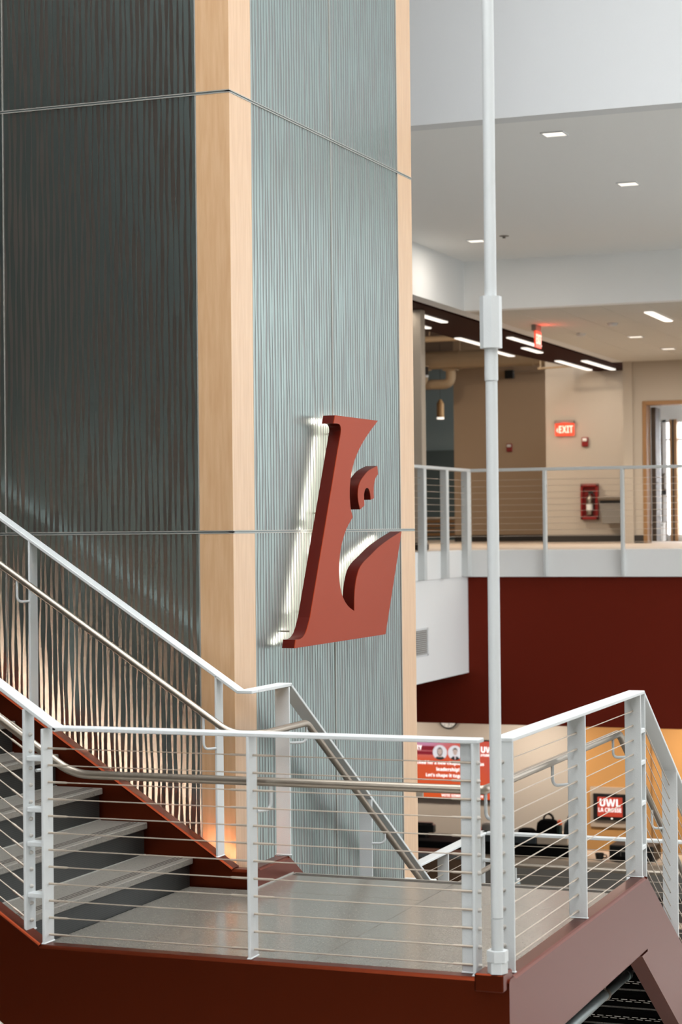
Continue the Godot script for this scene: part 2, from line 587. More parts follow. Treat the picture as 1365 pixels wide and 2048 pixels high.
func build_lower_flight() -> void:
	var o := thing("stair_flight", "lower stair flight descending behind the landing beside the blue-grey tower face", "stairs", V(-3.4, -1.5, -11.9))
	for side in 2:
		var x0 := -2.435 if side == 0 else -4.495
		# polygon in (z, y) -> swept along x
		var t := Transform3D(Basis(Vector3(0, 0, 1), Vector3.UP, Vector3.RIGHT), V(x0, 0, 0))
		var poly := PackedVector2Array([Vector2(-10.46, CB), Vector2(-10.46, -0.29), Vector2(-10.33, -0.29), Vector2(-12.62, -0.29 - SD * 2.29), Vector2(-13.3, -1.75), Vector2(-13.3, LOW + 0.1), Vector2(-13.05, LOW + 0.1)])
		if side == 1:
			poly[0] = Vector2(-10.5, CB)
			poly[1] = Vector2(-10.5, -0.29)
			poly[2] = Vector2(-10.49, -0.29)
		part("stringer", B().prism(poly, t, 0.09), M.maroon_paint, o)
	for i in range(1, 9):
		var z := -10.56 - 0.275 * i
		var y := -0.171 * i
		var tr := part("tread", B().box(V(-4.40, y - 0.036, z), V(-2.44, y, z + 0.30), 0.004), M.terrazzo_tread, o)
		part("added_shade_pan", B().box(V(-4.40, y - 0.06, z + 0.03), V(-2.44, y - 0.0365, z + 0.31)), M.soft_black, tr)  # black pan added to darken the underside of the treads
		for k in 3:
			part("grip_strip", B().box(V(-4.37, y - 0.001, z + 0.043 + 0.02 * k), V(-2.47, y + 0.0012, z + 0.052 + 0.02 * k)), M.grip, tr)
	for i in range(1, 10):
		# riser sheet with two rows of slots along its foot
		var z := -10.56 - 0.275 * (i - 1) + 0.025
		var y := -0.171 * i
		var m := B().box(V(-4.40, y + 0.024, z), V(-2.44, y + 0.135, z + 0.008))
		m.box(V(-4.40, y - 0.02, z), V(-2.44, y + 0.009, z + 0.008))
		m.box(V(-4.40, y + 0.0135, z), V(-2.44, y + 0.0195, z + 0.008))
		for r in 2:
			for k in 37:
				var x := -4.40 + 0.053 * k + (0.025 if r else 0.0)
				m.box(V(x, y + (0.0195 if r else 0.009), z), V(x + 0.014, y + (0.024 if r else 0.0135), z + 0.008))
		part("riser", m, M.soft_black, o)  # black in place of riser metal, shade under the flight put into the colour

func build_lower_landing() -> void:
	var o := thing("stair_landing", "low terrazzo landing at the foot of the lower flight", "landing", V(-3.5, LOW, -14.2))
	part("terrazzo_slab", B().box(V(-4.70, LOW - 0.05, -15.28), V(-3.45, LOW, -13.01), 0.002), M.terrazzo, o)
	part("terrazzo_slab", B().box(V(-3.446, LOW - 0.05, -15.28), V(-2.42, LOW, -13.01), 0.002), M.terrazzo, o)
	part("edge_beam", B().box(V(-4.84, LOW - 0.3, -15.37), V(-2.36, LOW + 0.1, -15.28), 0.01), M.maroon_paint, o)
	part("side_beam", B().box(V(-4.84, LOW - 0.3, -15.28), V(-4.70, LOW + 0.1, -13.0), 0.01), M.maroon_paint, o)
	part("leg", B().box(V(-4.75, GR, -15.3), V(-4.6, LOW - 0.05, -15.15), 0.01), M.maroon_paint, o)
	part("leg", B().box(V(-2.6, GR, -15.3), V(-2.45, LOW - 0.05, -15.15), 0.01), M.maroon_paint, o)
	var f := thing("stair_flight", "last short stair flight turning off the low landing to the ground floor", "stairs", V(-1.2, GR, -14.2))
	for i in range(1, 10):
		var x := -2.42 + 0.28 * (i - 1)
		var y := LOW - 0.166 * i
		part("tread", B().box(V(x - 0.02, y - 0.036, -15.25), V(x + 0.29, y, -13.3), 0.004), M.terrazzo_tread, f)
		part("riser", B().box(V(x - 0.01, y, -15.25), V(x, y + 0.14, -13.3)), M.riser_metal, f)
	for z in [-15.36, -13.28]:
		var poly := PackedVector2Array([Vector2(-2.42, LOW + 0.1), Vector2(0.2, GR + 0.12), Vector2(0.2, GR), Vector2(-0.3, GR), Vector2(-2.42, LOW - 0.3)])
		part("stringer", B().prism(poly, Transform3D(Basis(), V(0, 0, z)), 0.09), M.maroon_paint, f)

func cable_heights() -> Array:
	var ys := []
	for k in 12:
		ys.append(0.139 + (0.976 - 0.139) * k / 11.0)
	return ys

func build_guards() -> void:
	var ys := cable_heights()
	var W := 0.087
	var T := 0.013
	var zc := -7.9635
	# --- front of the landing
	var o := thing("guard_rail", "white steel cable guard along the front edge of the landing", "railing", V(-3.5, CB, zc))
	part("top_rail", B().box(V(-4.47, RT - 0.018, zc - W / 2), V(-2.475, RT, zc + W / 2), 0.003), M.white_paint, o)
	var px := V(T, 0, W)
	var p := part("post", plate(V(-4.5215, 0, zc), px, CB, RT - 0.01), M.white_paint, o)
	part("post", plate(V(-3.514, 0, zc), px, CB, RT - 0.017), M.white_paint, o)
	p = part("post", plate(V(-2.50, 0, zc), px, CB, RT - 0.017), M.white_paint, o)
	nuts(V(-2.50, 0, zc), V(0.0065, 0, 0), ys, p)
	part("stiffener", plate(V(-2.537, 0, zc - 0.01), V(0.062, 0, T), CB, RT - 0.017), M.white_paint, o)
	for y in ys:
		cable(V(-4.515, y, zc), V(-3.52, y, zc), o)
	for y in ys:
		cable(V(-3.508, y, zc), V(-2.51, y, zc), o)
	# --- front of the upper flight
	o = thing("guard_rail", "white cable guard sloping up the near side of the upper flight", "railing", V(-5.5, 0.8, zc))
	var rx := -4.466
	part("top_rail", B().bar(V(rx + 0.012, RT - 0.015, zc), V(-7.1, RT - 0.009 + SU * (7.1 + rx), zc), W, 0.018, 0.003), M.white_paint, o)
	for k in 3:
		var x := -4.6155 - 1.05 * k
		p = part("post", plate(V(x, 0, zc), px, 0.15 + SU * 1.05 * k, RT - 0.02 + SU * (rx - x)), M.white_paint, o)
		if k == 0:
			var hs := []
			for y in ys:
				hs.append(y + 0.06)
			nuts(V(x, 0, zc), V(0.0065, 0, 0), hs, p)
	for y in [0.93, 0.70, 0.545, 0.315]:
		part("spacer", B().box(V(-4.61, y - 0.011, zc - 0.03), V(-4.527, y + 0.011, zc + 0.03), 0.003), M.white_paint, o)
	for y in ys:
		cable(V(-4.622, y + 0.06, zc), V(-5.66, y + 0.06 + SU * 1.04, zc), o)
	for y in ys:
		cable(V(-5.672, y + 0.065 + SU * 1.05, zc), V(-6.71, y + 0.06 + SU * 2.09, zc), o)
	# --- side of the landing
	var xc := -2.4035
	var pz := V(W, 0, T)
	o = thing("guard_rail", "white cable guard on the outer side of the landing behind the tall pole", "railing", V(xc, CB, -9.2))
	part("top_rail", B().box(V(xc - W / 2, RT - 0.018, -10.53), V(xc + W / 2, RT, -8.03), 0.003), M.white_paint, o)
	var k0 := 0
	for z in [-8.04, -9.253, -10.43]:
		p = part("post", plate(V(xc, 0, z), pz, CB, RT - 0.017), M.white_paint, o)
		if k0 == 0:
			nuts(V(xc, 0, z), V(0, 0, 0.0065), ys, p)
		k0 += 1
	for y in ys:
		cable(V(xc, y, -8.05), V(xc, y, -9.247), o)
	for y in ys:
		cable(V(xc, y, -9.26), V(xc, y, -10.424), o)
	# --- outer side of the lower flight
	o = thing("guard_rail", "white cable guard descending along the outer side of the lower flight", "railing", V(xc, -0.5, -11.8))
	part("top_rail", B().bar(V(xc, RT - 0.009, -10.52), V(xc, RT - 0.009 - SD * 2.52, -13.04), W, 0.018, 0.003), M.white_paint, o)
	for k in 4:
		var z := -10.53 - 0.80 * k
		part("post", plate(V(xc, 0, z), pz, CB - 0.04 - SD * 0.80 * k, RT - 0.02 - SD * 0.8 * k), M.white_paint, o)
		if k < 3:
			for y in ys:
				var yy: float = y - SD * 0.8 * k - 0.01
				cable(V(xc, yy, z - 0.007), V(xc, yy - SD * 0.787, z - 0.794), o, false)
	for y in [0.868, 0.70, 0.486, 0.253]:
		part("spacer", B().box(V(xc - 0.03, y - 0.012, -10.525), V(xc + 0.043, y + 0.012, -10.435), 0.003), M.white_paint, o)
	# --- tower side of the upper flight (no cables)
	var zr := -10.0465
	o = thing("guard_rail", "white rail on plain posts up the tower side of the upper flight", "railing", V(-5.5, 0.8, zr))
	part("top_rail", B().bar(V(-4.492, RT - 0.0105, zr), V(-7.1, RT - 0.009 + SU * 2.625, zr), W, 0.018, 0.003), M.white_paint, o)
	for x in [-4.625, -5.785, -6.9]:
		part("post", plate(V(x, 0, zr), px, 0.16 + SU * (-4.625 - x), RT - 0.02 + SU * (-4.475 - x)), M.white_paint, o)
	# --- tower side of the lower flight (no cables)
	var xl := -4.45
	o = thing("guard_rail", "white rail on plain posts stepping down beside the blue-grey tower face", "railing", V(xl, -0.4, -11.8))
	part("top_rail", B().box(V(-4.497, RT - 0.018, zr - W / 2), V(-4.4065, RT, zr + W / 2), 0.003), M.white_paint, o)
	part("top_rail", B().box(V(xl - W / 2, RT - 0.018, -10.57), V(xl + W / 2, RT, zr - W / 2), 0.002), M.white_paint, o)
	part("top_rail", B().bar(V(xl, RT - 0.009, -10.56), V(xl, LOW + RT - 0.009, -10.56 - (0.0 - LOW) / SD), W, 0.018, 0.003), M.white_paint, o)
	for z in [-10.53, -11.86, -13.0]:
		var dz: float = maxf(0.0, -10.56 - z)
		part("post", plate(V(xl, 0, z), pz, CB - SD * dz - (0.0 if dz == 0.0 else 0.05), RT - 0.02 - SD * dz), M.white_paint, o)
	part("top_rail", B().box(V(-4.74, LOW + RT - 0.018, -13.13), V(xl + 0.04, LOW + RT, -13.03), 0.003), M.white_paint, o)
	# --- lower landing
	o = thing("guard_rail", "white cable guard around the far side of the low landing below", "railing", V(-3.6, LOW, -15.3))
	var yl := LOW + RT
	part("top_rail", B().box(V(-4.7935, yl - 0.018, -15.34), V(-4.7065, yl, -13.2), 0.003), M.white_paint, o)
	part("top_rail", B().box(V(-4.75, yl - 0.022, -15.34), V(-2.36, yl, -15.26), 0.003), M.white_paint, o)
	for x in [-4.75, -4.665, -3.58, -2.42]:
		p = part("post", plate(V(x, 0, -15.3), px, LOW + 0.1, yl - 0.02), M.white_paint, o)
	for z in [-14.3]:
		part("post", plate(V(-4.75, 0, z), pz, LOW + 0.1, yl - 0.02), M.white_paint, o)
	for y in [0.85, 0.6, 0.35]:
		part("spacer", B().box(V(-4.75, LOW + y - 0.011, -15.33), V(-4.665, LOW + y + 0.011, -15.27), 0.003), M.white_paint, o)
	for y in ys:
		cable(V(-4.61, LOW + y, -15.3), V(-2.43, LOW + y, -15.3), o, false)
	for y in ys:
		cable(V(-4.75, LOW + y, -15.29), V(-4.75, LOW + y, -13.2), o, false)

func build_handrails() -> void:
	var R := 0.0195
	var hz := -8.08
	var hx := -2.50
	var hy := 0.848
	var kx := -4.455
	var o := thing("handrail", "brushed steel handrail running round the outer side of flight, landing and flight", "handrail", V(-3.5, 0.3, hz))
	var path := [V(-7.0, hy + SU * (7.0 + kx), hz), V(kx, hy, hz), V(hx, hy, hz), V(hx, hy, -10.52), V(hx, hy - SD * 2.55, -13.07), V(hx, hy - SD * 2.55, -13.35)]
	var pts := [path[0]]
	pts.append_array(fillet([path[0], path[1], (path[1] as Vector3).lerp(path[2], 0.5)], 0.09).slice(1))
	pts.append_array(fillet([(path[1] as Vector3).lerp(path[2], 0.5), path[2], (path[2] as Vector3).lerp(path[3], 0.5)], 0.03, 3).slice(1))
	pts.append_array(fillet([(path[2] as Vector3).lerp(path[3], 0.5), path[3], path[4], path[5]], 0.06).slice(1))
	part("rail", B().tube(pts, R, 18), M.steel, o)
	bracket(V(-3.507, hy - 0.12, -8.005), V(-3.475, hy - 0.015, hz), o)
	bracket(V(-4.60, hy + 0.02, -8.005), V(-4.57, hy + 0.06, hz), o)
	bracket(V(-2.44, hy - 0.12, -8.06), V(hx, hy - 0.015, -8.10), o)
	bracket(V(-2.445, hy - 0.115, -9.24), V(hx, hy - 0.015, -9.17), o)
	bracket(V(-2.445, hy - 0.115, -10.42), V(hx, hy - 0.015, -10.38), o)
	bracket(V(-2.445, hy - 0.12 - SD * 0.8, -11.32), V(hx, hy - 0.015 - SD * 0.8, -11.30), o)
	part("underside_clip", B().box(V(-2.80, hy - 0.04, hz - 0.008), V(-2.77, hy - 0.017, hz + 0.008), 0.002), M.cable_steel, o)
	# tower side
	var rz := -9.93
	var rx := -4.335
	o = thing("handrail", "brushed steel handrail following the tower round both stair flights", "handrail", V(-4.5, 0.4, -10.2))
	var k2 := -4.50
	path = [V(-7.0, hy + SU * (7.0 + k2), rz), V(k2, hy, rz), V(rx, hy, rz - 0.06), V(rx, hy, -10.61), V(rx, hy - SD * 2.43, -13.04), V(rx, hy - SD * 2.43, -13.3)]
	var mid: Vector3 = (path[2] as Vector3).lerp(path[3], 0.5)
	pts = fillet([path[0], path[1], path[2], mid], 0.13)
	pts.append_array(fillet([mid, path[3], path[4], path[5]], 0.05).slice(1))
	part("rail", B().tube(pts, R, 18), M.steel, o)
	bracket(V(-5.785, hy - 0.11 + SU * 1.27, -10.0), V(-5.82, hy - 0.01 + SU * 1.32, rz), o)
	bracket(V(-4.625, hy - 0.09, -10.0), V(-4.665, hy + 0.085, rz), o)
	bracket(V(-4.41, hy - 0.11, -10.535), V(rx, hy - 0.015, -10.60), o)
	bracket(V(-4.41, hy - 0.13 - SD * 1.2, -11.86), V(rx, hy - 0.015 - SD * 1.23, -11.89), o)
	# lower landing
	var yl := LOW + hy - 0.01
	o = thing("handrail", "thin steel handrail inside the cable guard of the low landing", "handrail", V(-3.6, yl, -15.2))
	part("rail", B().tube(fillet([V(-4.62, yl, -13.15), V(-4.62, yl, -15.2), V(-2.4, yl, -15.2)], 0.1), R, 14), M.steel, o)
	bracket(V(-4.45, yl - 0.12, -15.29), V(-4.45, yl - 0.015, -15.2), o)
	bracket(V(-3.56, yl - 0.12, -15.29), V(-3.53, yl - 0.015, -15.2), o)

func hexprism(c: Vector3, r: float, y0: float, y1: float, turn := 0.0, n := 6) -> MB:
	var poly := PackedVector2Array()
	for k in n:
		poly.append(Vector2(cos(turn + TAU * k / n), sin(turn + TAU * k / n)) * r)
	return B().prism(poly, Transform3D(Basis(Vector3.RIGHT, Vector3(0, 0, -1), Vector3.UP), c + V(0, y0, 0)), y1 - y0)

func build_pole() -> void:
	var c := V(-2.385, 0, -7.87)
	var o := thing("suspension_pole", "tall white suspension pole with sleeve and hex nuts at the landing corner", "pole", c + V(0, 0.135, 0))
	part("rod", B().tube([c + V(0, 2.72, 0), c + V(0, 9.38, 0)], 0.0245, 20), M.white_paint, o)
	part("rod", B().tube([c + V(0, 0.36, 0), c + V(0, 2.72, 0)], 0.0245, 20), M.white_paint, o)
	var th := [c + V(0, 0.22, 0)]
	var rr := [0.0245]
	for k in 28:
		th.append(c + V(0, 0.222 + 0.005 * k, 0))
		rr.append(0.0262 if k % 2 else 0.0236)
	part("thread", B().tube(th, 0.0245, 18, true, rr), M.white_paint, o)
	var sl := part("sleeve", hexprism(c, 0.0455, 2.682, 2.894, 0.35, 8), M.white_paint, o)
	part("collar", B().lathe([Vector2(0, 2.55), Vector2(0.0275, 2.55), Vector2(0.0275, 2.685), Vector2(0, 2.685)], c, 20), M.white_paint, sl)
	part("nut", hexprism(c, 0.045, 0.182, 0.228, 0.5), M.white_paint, o)
	part("nut", hexprism(c, 0.042, 0.1355, 0.18, 0.15), M.white_paint, o)

# ---- tower ----------------------------------------------------------------------------------------------------
func ribbons(along: Vector3, out: Vector3, origin: Vector3, width: float, y0: float, y1: float, pitch: float, rng: RandomNumberGenerator, panel: Node3D, th: float) -> void:
	# wavy upright metal ribbons standing a few millimetres proud of the panel
	var n := int(round(width / pitch))
	var edges := []
	var seg := 48
	for i in n * 2 + 1:
		var ph := [rng.randf() * TAU, rng.randf() * TAU, rng.randf() * TAU]
		var fr := [rng.randf_range(2.5, 4.5), rng.randf_range(7.0, 11.0), rng.randf_range(14.0, 18.0)]
		var col := PackedFloat32Array()
		for s in seg + 1:
			var y := lerpf(y0, y1, float(s) / seg)
			var w: float = sin(y * fr[0] + ph[0]) * 0.0038 + sin(y * fr[1] + ph[1]) * 0.0036 + sin(y * fr[2] + ph[2]) * 0.0016
			col.append(w)
		edges.append(col)
	for i in n:
		var m := B()
		var a0 := (i + 0.14) * width / n
		var a1 := (i + 0.70) * width / n
		var pl := Vector3.ZERO
		var pr := Vector3.ZERO
		for s in seg + 1:
			var y := lerpf(y0, y1, float(s) / seg)
			var l: float = clampf(a0 + edges[i * 2][s], 0.001, width)
			var r: float = clampf(maxf(a1 + edges[i * 2 + 1][s], l + 0.007), 0.001, width - 0.001)
			var ql := origin + along * l + Vector3(0, y, 0)
			var qr := origin + along * r + Vector3(0, y, 0)
			if s > 0:
				m.quad(pl + out * th, pr + out * th, qr + out * th, ql + out * th, out)
				m.quad(pl, pl + out * th, ql + out * th, ql, -along)
				m.quad(pr, pr + out * th, qr + out * th, qr, along)
			pl = ql
			pr = qr
		part("ribbon", m, M.ribbon_metal, panel)

func build_tower() -> void:
	var xt := -4.63
	var zt := -10.27
	var zb := -13.385
	var o := thing("clad_tower", "square tower clad in wavy striped metal panels with pale maple corner boards", "tower", V(-6.0, GR, -11.8))
	part("core", B().box(V(-8.1, GR, zb + 0.03), V(xt - 0.035, 9.38, zt - 0.30)), M.mid_shell, o)
	var ys := [GR, -0.54, 1.94, 4.417, 6.9, 9.38]
	var g := 0.009
	var rng := RandomNumberGenerator.new()
	for j in 5:
		var y0: float = ys[j] + g
		var y1: float = ys[j + 1] - g
		part("corner_board", B().box(V(-4.836, y0, zt - 0.035), V(xt - 0.0005, y1, zt), 0.001), M.maple, o)
		part("corner_board", B().box(V(xt - 0.035, y0, zt - 0.304), V(xt, y1, zt - 0.0005), 0.001), M.maple, o)
		part("corner_board", B().box(V(xt - 0.035, y0, zb), V(xt, y1, zb + 0.295), 0.001), M.maple, o)
		for k in 2:
			var xr := -4.842 - 1.25 * k
			var xl := xr - 1.246
			# a translucent sheet, open at the back, over a shallow cavity with a light strip at its foot
			var sheet := B()
			sheet.quad(V(xl, y0, zt - 0.006), V(xr, y0, zt - 0.006), V(xr, y1, zt - 0.006), V(xl, y1, zt - 0.006), Vector3(0, 0, 1))
			for e in [[V(xl, y0, 0), V(xr, y0, 0)], [V(xl, y1, 0), V(xr, y1, 0)], [V(xl, y0, 0), V(xl, y1, 0)], [V(xr, y0, 0), V(xr, y1, 0)]]:
				sheet.quad(e[0] + V(0, 0, zt - 0.006), e[1] + V(0, 0, zt - 0.006), e[1] + V(0, 0, zt - 0.035), e[0] + V(0, 0, zt - 0.035), (e[0] + e[1]) * 0.5 - V((xl + xr) * 0.5, (y0 + y1) * 0.5, 0))
			var pn := part("panel", sheet, M.panel_screen, o)
			rng.seed = 100 + j * 10 + k
			if j >= 1 and j <= 3:
				if k == 0:
					ribbons(Vector3.LEFT, Vector3(0, 0, 1), V(xr, 0, zt - 0.006), 1.246, y0, y1, 0.0366, rng, pn, 0.0008)
				else:
					ribbons(Vector3.LEFT, Vector3(0, 0, 1), V(xr, 0, zt - 0.006), 0.22, y0, y1, 0.0366, rng, pn, 0.0008)
			var z1 := zt - 0.307 - 1.2525 * k
			pn = part("panel", B().box(V(xt - 0.035, y0, z1 - 1.2495), V(xt - 0.006, y1, z1)), M.panel_back, o)
			if j >= 1 and j <= 3:
				rng.seed = 300 + j * 10 + k
				ribbons(Vector3(0, 0, -1), Vector3.RIGHT, V(xt - 0.006, 0, z1), 1.2495, y0, y1, 0.0417, rng, pn, 0.0014)
		for x in [-4.839, -6.09]:
			part("trim", B().box(V(x - 0.004, y0, zt - 0.03), V(x + 0.003, y1, zt + 0.001)), M.aluminium, o)
		for z in [zt - 0.3055, zt - 1.558, zb + 0.297]:
			part("trim", B().box(V(xt - 0.03, y0, z - 0.0035), V(xt + 0.001, y1, z + 0.0035)), M.aluminium, o)
		if j > 0:
			var y: float = ys[j]
			for q in [-0.0065, 0.0065]:
				part("joint_trim", B().box(V(-8.1, y + q - 0.0025, zt - 0.03), V(xt + 0.001, y + q + 0.0025, zt + 0.0015)), M.aluminium, o)
				part("joint_trim", B().box(V(xt - 0.03, y + q - 0.0025, zb), V(xt + 0.0015, y + q + 0.0025, zt - 0.001)), M.aluminium, o)
			part("joint_bed", B().box(V(-8.1, y - 0.006, zt - 0.03), V(xt - 0.004, y + 0.006, zt - 0.004)), M.pipe_grey, o)
			part("joint_bed", B().box(V(xt - 0.03, y - 0.006, zb), V(xt - 0.004, y + 0.006, zt - 0.004)), M.pipe_grey, o)
	# light strips along the stringer: a faint one in the open gap and a strong one in the cavity behind the sheets
	for q in [[-10.18, 0.9, "short warm light strip in the gap at the foot of the corner board", V(0, 0, -0.5), V(-4.50, 0.0, -10.18), V(-4.84, 0.2, -10.18), 1], [zt - 0.24, 8.0, "warm light strip inside the cavity behind the lower striped panels", V(0, 0, 0.9), V(-4.86, 0.23, zt - 0.24), V(-6.6, 0.0 + SU * 2.1, zt - 0.24), 3]]:
		var a: Vector3 = q[4]
		var b: Vector3 = q[5]
		var s := thing("light_strip", q[2], "light strip", a)
		part("led_tape", B().bar(a, b, 0.02, 0.012), M.led_warm, s)
		for k in q[6]:
			var d := (b - a).normalized()
			var n := V(0, 0, 1).cross(d).normalized()
			if n.y < 0:
				n = -n
			var aim: Vector3 = (n + q[3]).normalized()
			var c := a.lerp(b, (k + 0.5) / q[6]) + aim * 0.02
			var third := aim.cross(d).normalized()
			area(c, Basis(d, third, d.cross(third)), Vector2(a.distance_to(b) / q[6], 0.02), Color(1.0, 0.955, 0.91), q[1] * (3.0 if q[6] == 3 else 1.0), s)

func smooth(p: Array, steps := 8) -> PackedVector2Array:
	var out := PackedVector2Array()
	for i in p.size() - 1:
		var a: Vector2 = p[maxi(i - 1, 0)]
		var b: Vector2 = p[i]
		var c: Vector2 = p[i + 1]
		var d: Vector2 = p[mini(i + 2, p.size() - 1)]
		if p.size() == 2:
			out.append(b)
			continue
		for s in steps:
			out.append(b.cubic_interpolate(c, a, d, float(s) / steps))
	return out

func build_letter() -> void:
	var segs := [
		[[728, 1402], [1493, 1404]],
		[[1493, 1404], [1313, 1313], [1178, 1232], [1069, 1145], [1008, 1068], [976, 993], [965, 927], [972, 861], [985, 819], [1016, 775]],
		[[1016, 775], [905, 704], [835, 630], [795, 565], [775, 500], [768, 435], [776, 370], [803, 308], [858, 253], [931, 213], [1025, 183]],
		[[1025, 183], [1029, 255], [1043, 329], [1076, 395], [1124, 448], [1204, 488], [1314, 524], [1489, 581], [1693, 631], [1935, 681]],
		[[1935, 681], [1597, 7]],
		[[1597, 7], [38, 7]],
		[[38, 7], [56, 56]],
		[[56, 56], [116, 55], [172, 66], [214, 89], [246, 123], [285, 176]],
		[[285, 176], [815, 1285]],
		[[815, 1285], [825, 1318], [812, 1342], [780, 1352], [702, 1351]],
		[[702, 1351], [728, 1402]]]
	var hook := [
		[[1149, 824], [1120, 870], [1110, 920], [1125, 967], [1164, 1005], [1227, 1040], [1318, 1076], [1474, 1109]],
		[[1474, 1109], [1485, 1054]],
		[[1485, 1054], [1440, 1031], [1411, 992], [1400, 950], [1403, 897]],
		[[1403, 897], [1342, 887]],
		[[1342, 887], [1336, 923], [1314, 953], [1278, 963], [1244, 952], [1224, 926], [1221, 901], [1227, 850]],
		[[1227, 850], [1149, 824]]]
	var o := thing("letter_sign", "large rust red letter L sign glowing against the blue-grey striped tower face", "sign", V(-4.56, 1.95, -11.7))
	# u runs towards -z, v up, thickness towards +x
	var t := Transform3D(Basis(Vector3(0, 0, -1), Vector3.UP, Vector3.RIGHT), V(-4.58, 1.25, -10.8))
	for g in 2:
		var poly := PackedVector2Array()
		for sg in (segs if g == 0 else hook):
			var ctl := []
			for q in sg:
				ctl.append(Vector2(q[0], q[1]) * 0.001)
			poly.append_array(smooth(ctl))
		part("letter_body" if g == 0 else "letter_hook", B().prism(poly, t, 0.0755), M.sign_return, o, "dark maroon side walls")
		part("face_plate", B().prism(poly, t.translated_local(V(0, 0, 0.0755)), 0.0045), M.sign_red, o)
		# light on the back of the letter: a thinner tape inside the outline
		var inner := Geometry2D.offset_polygon(poly, -0.02)
		if inner.size() > 0:
			var big: PackedVector2Array = inner[0]
			for q in inner:
				if q.size() > big.size():
					big = q
			part("led_backing", B().prism(big, t.translated_local(V(0, 0, -0.006)), 0.005), M.led_halo, o)
	for q in [[0.15, 0.1], [0.5, 0.2], [1.5, 0.2], [0.7, 0.8], [0.95, 1.3], [1.3, 1.0], [1.6, 0.5]]:
		part("standoff", B().tube([V(-4.632, 1.25 + q[1], -10.8 - q[0]), V(-4.58, 1.25 + q[1], -10.8 - q[0])], 0.006, 8), M.steel, o)
	# halo lamps face the panel: long thin ones set just inside the outline, [z0, y0, z1, y1] on the letter's own scale
	for q in [[0.12, 0.03, 0.30, 0.10], [0.33, 0.20, 0.57, 0.71], [0.60, 0.76, 0.84, 1.28], [0.76, 1.375, 1.35, 1.375], [1.07, 0.36, 1.30, 0.49], [1.33, 0.50, 1.85, 0.645], [0.98, 0.25, 1.0, 0.22], [1.13, 0.87, 1.13, 0.97], [1.18, 0.99, 1.42, 1.07], [0.72, 0.55, 0.79, 0.66], [1.05, 1.16, 1.30, 1.29]]:
		var p0 := V(-4.592, 1.25 + q[1], -10.8 - q[0])
		var p1 := V(-4.592, 1.25 + q[3], -10.8 - q[2])
		var d := (p1 - p0).normalized()
		area((p0 + p1) * 0.5, Basis(d, Vector3.RIGHT.cross(d), Vector3.RIGHT), Vector2(p0.distance_to(p1), 0.03), Color(1.0, 0.95, 0.9), 0.06 * p0.distance_to(p1), o)

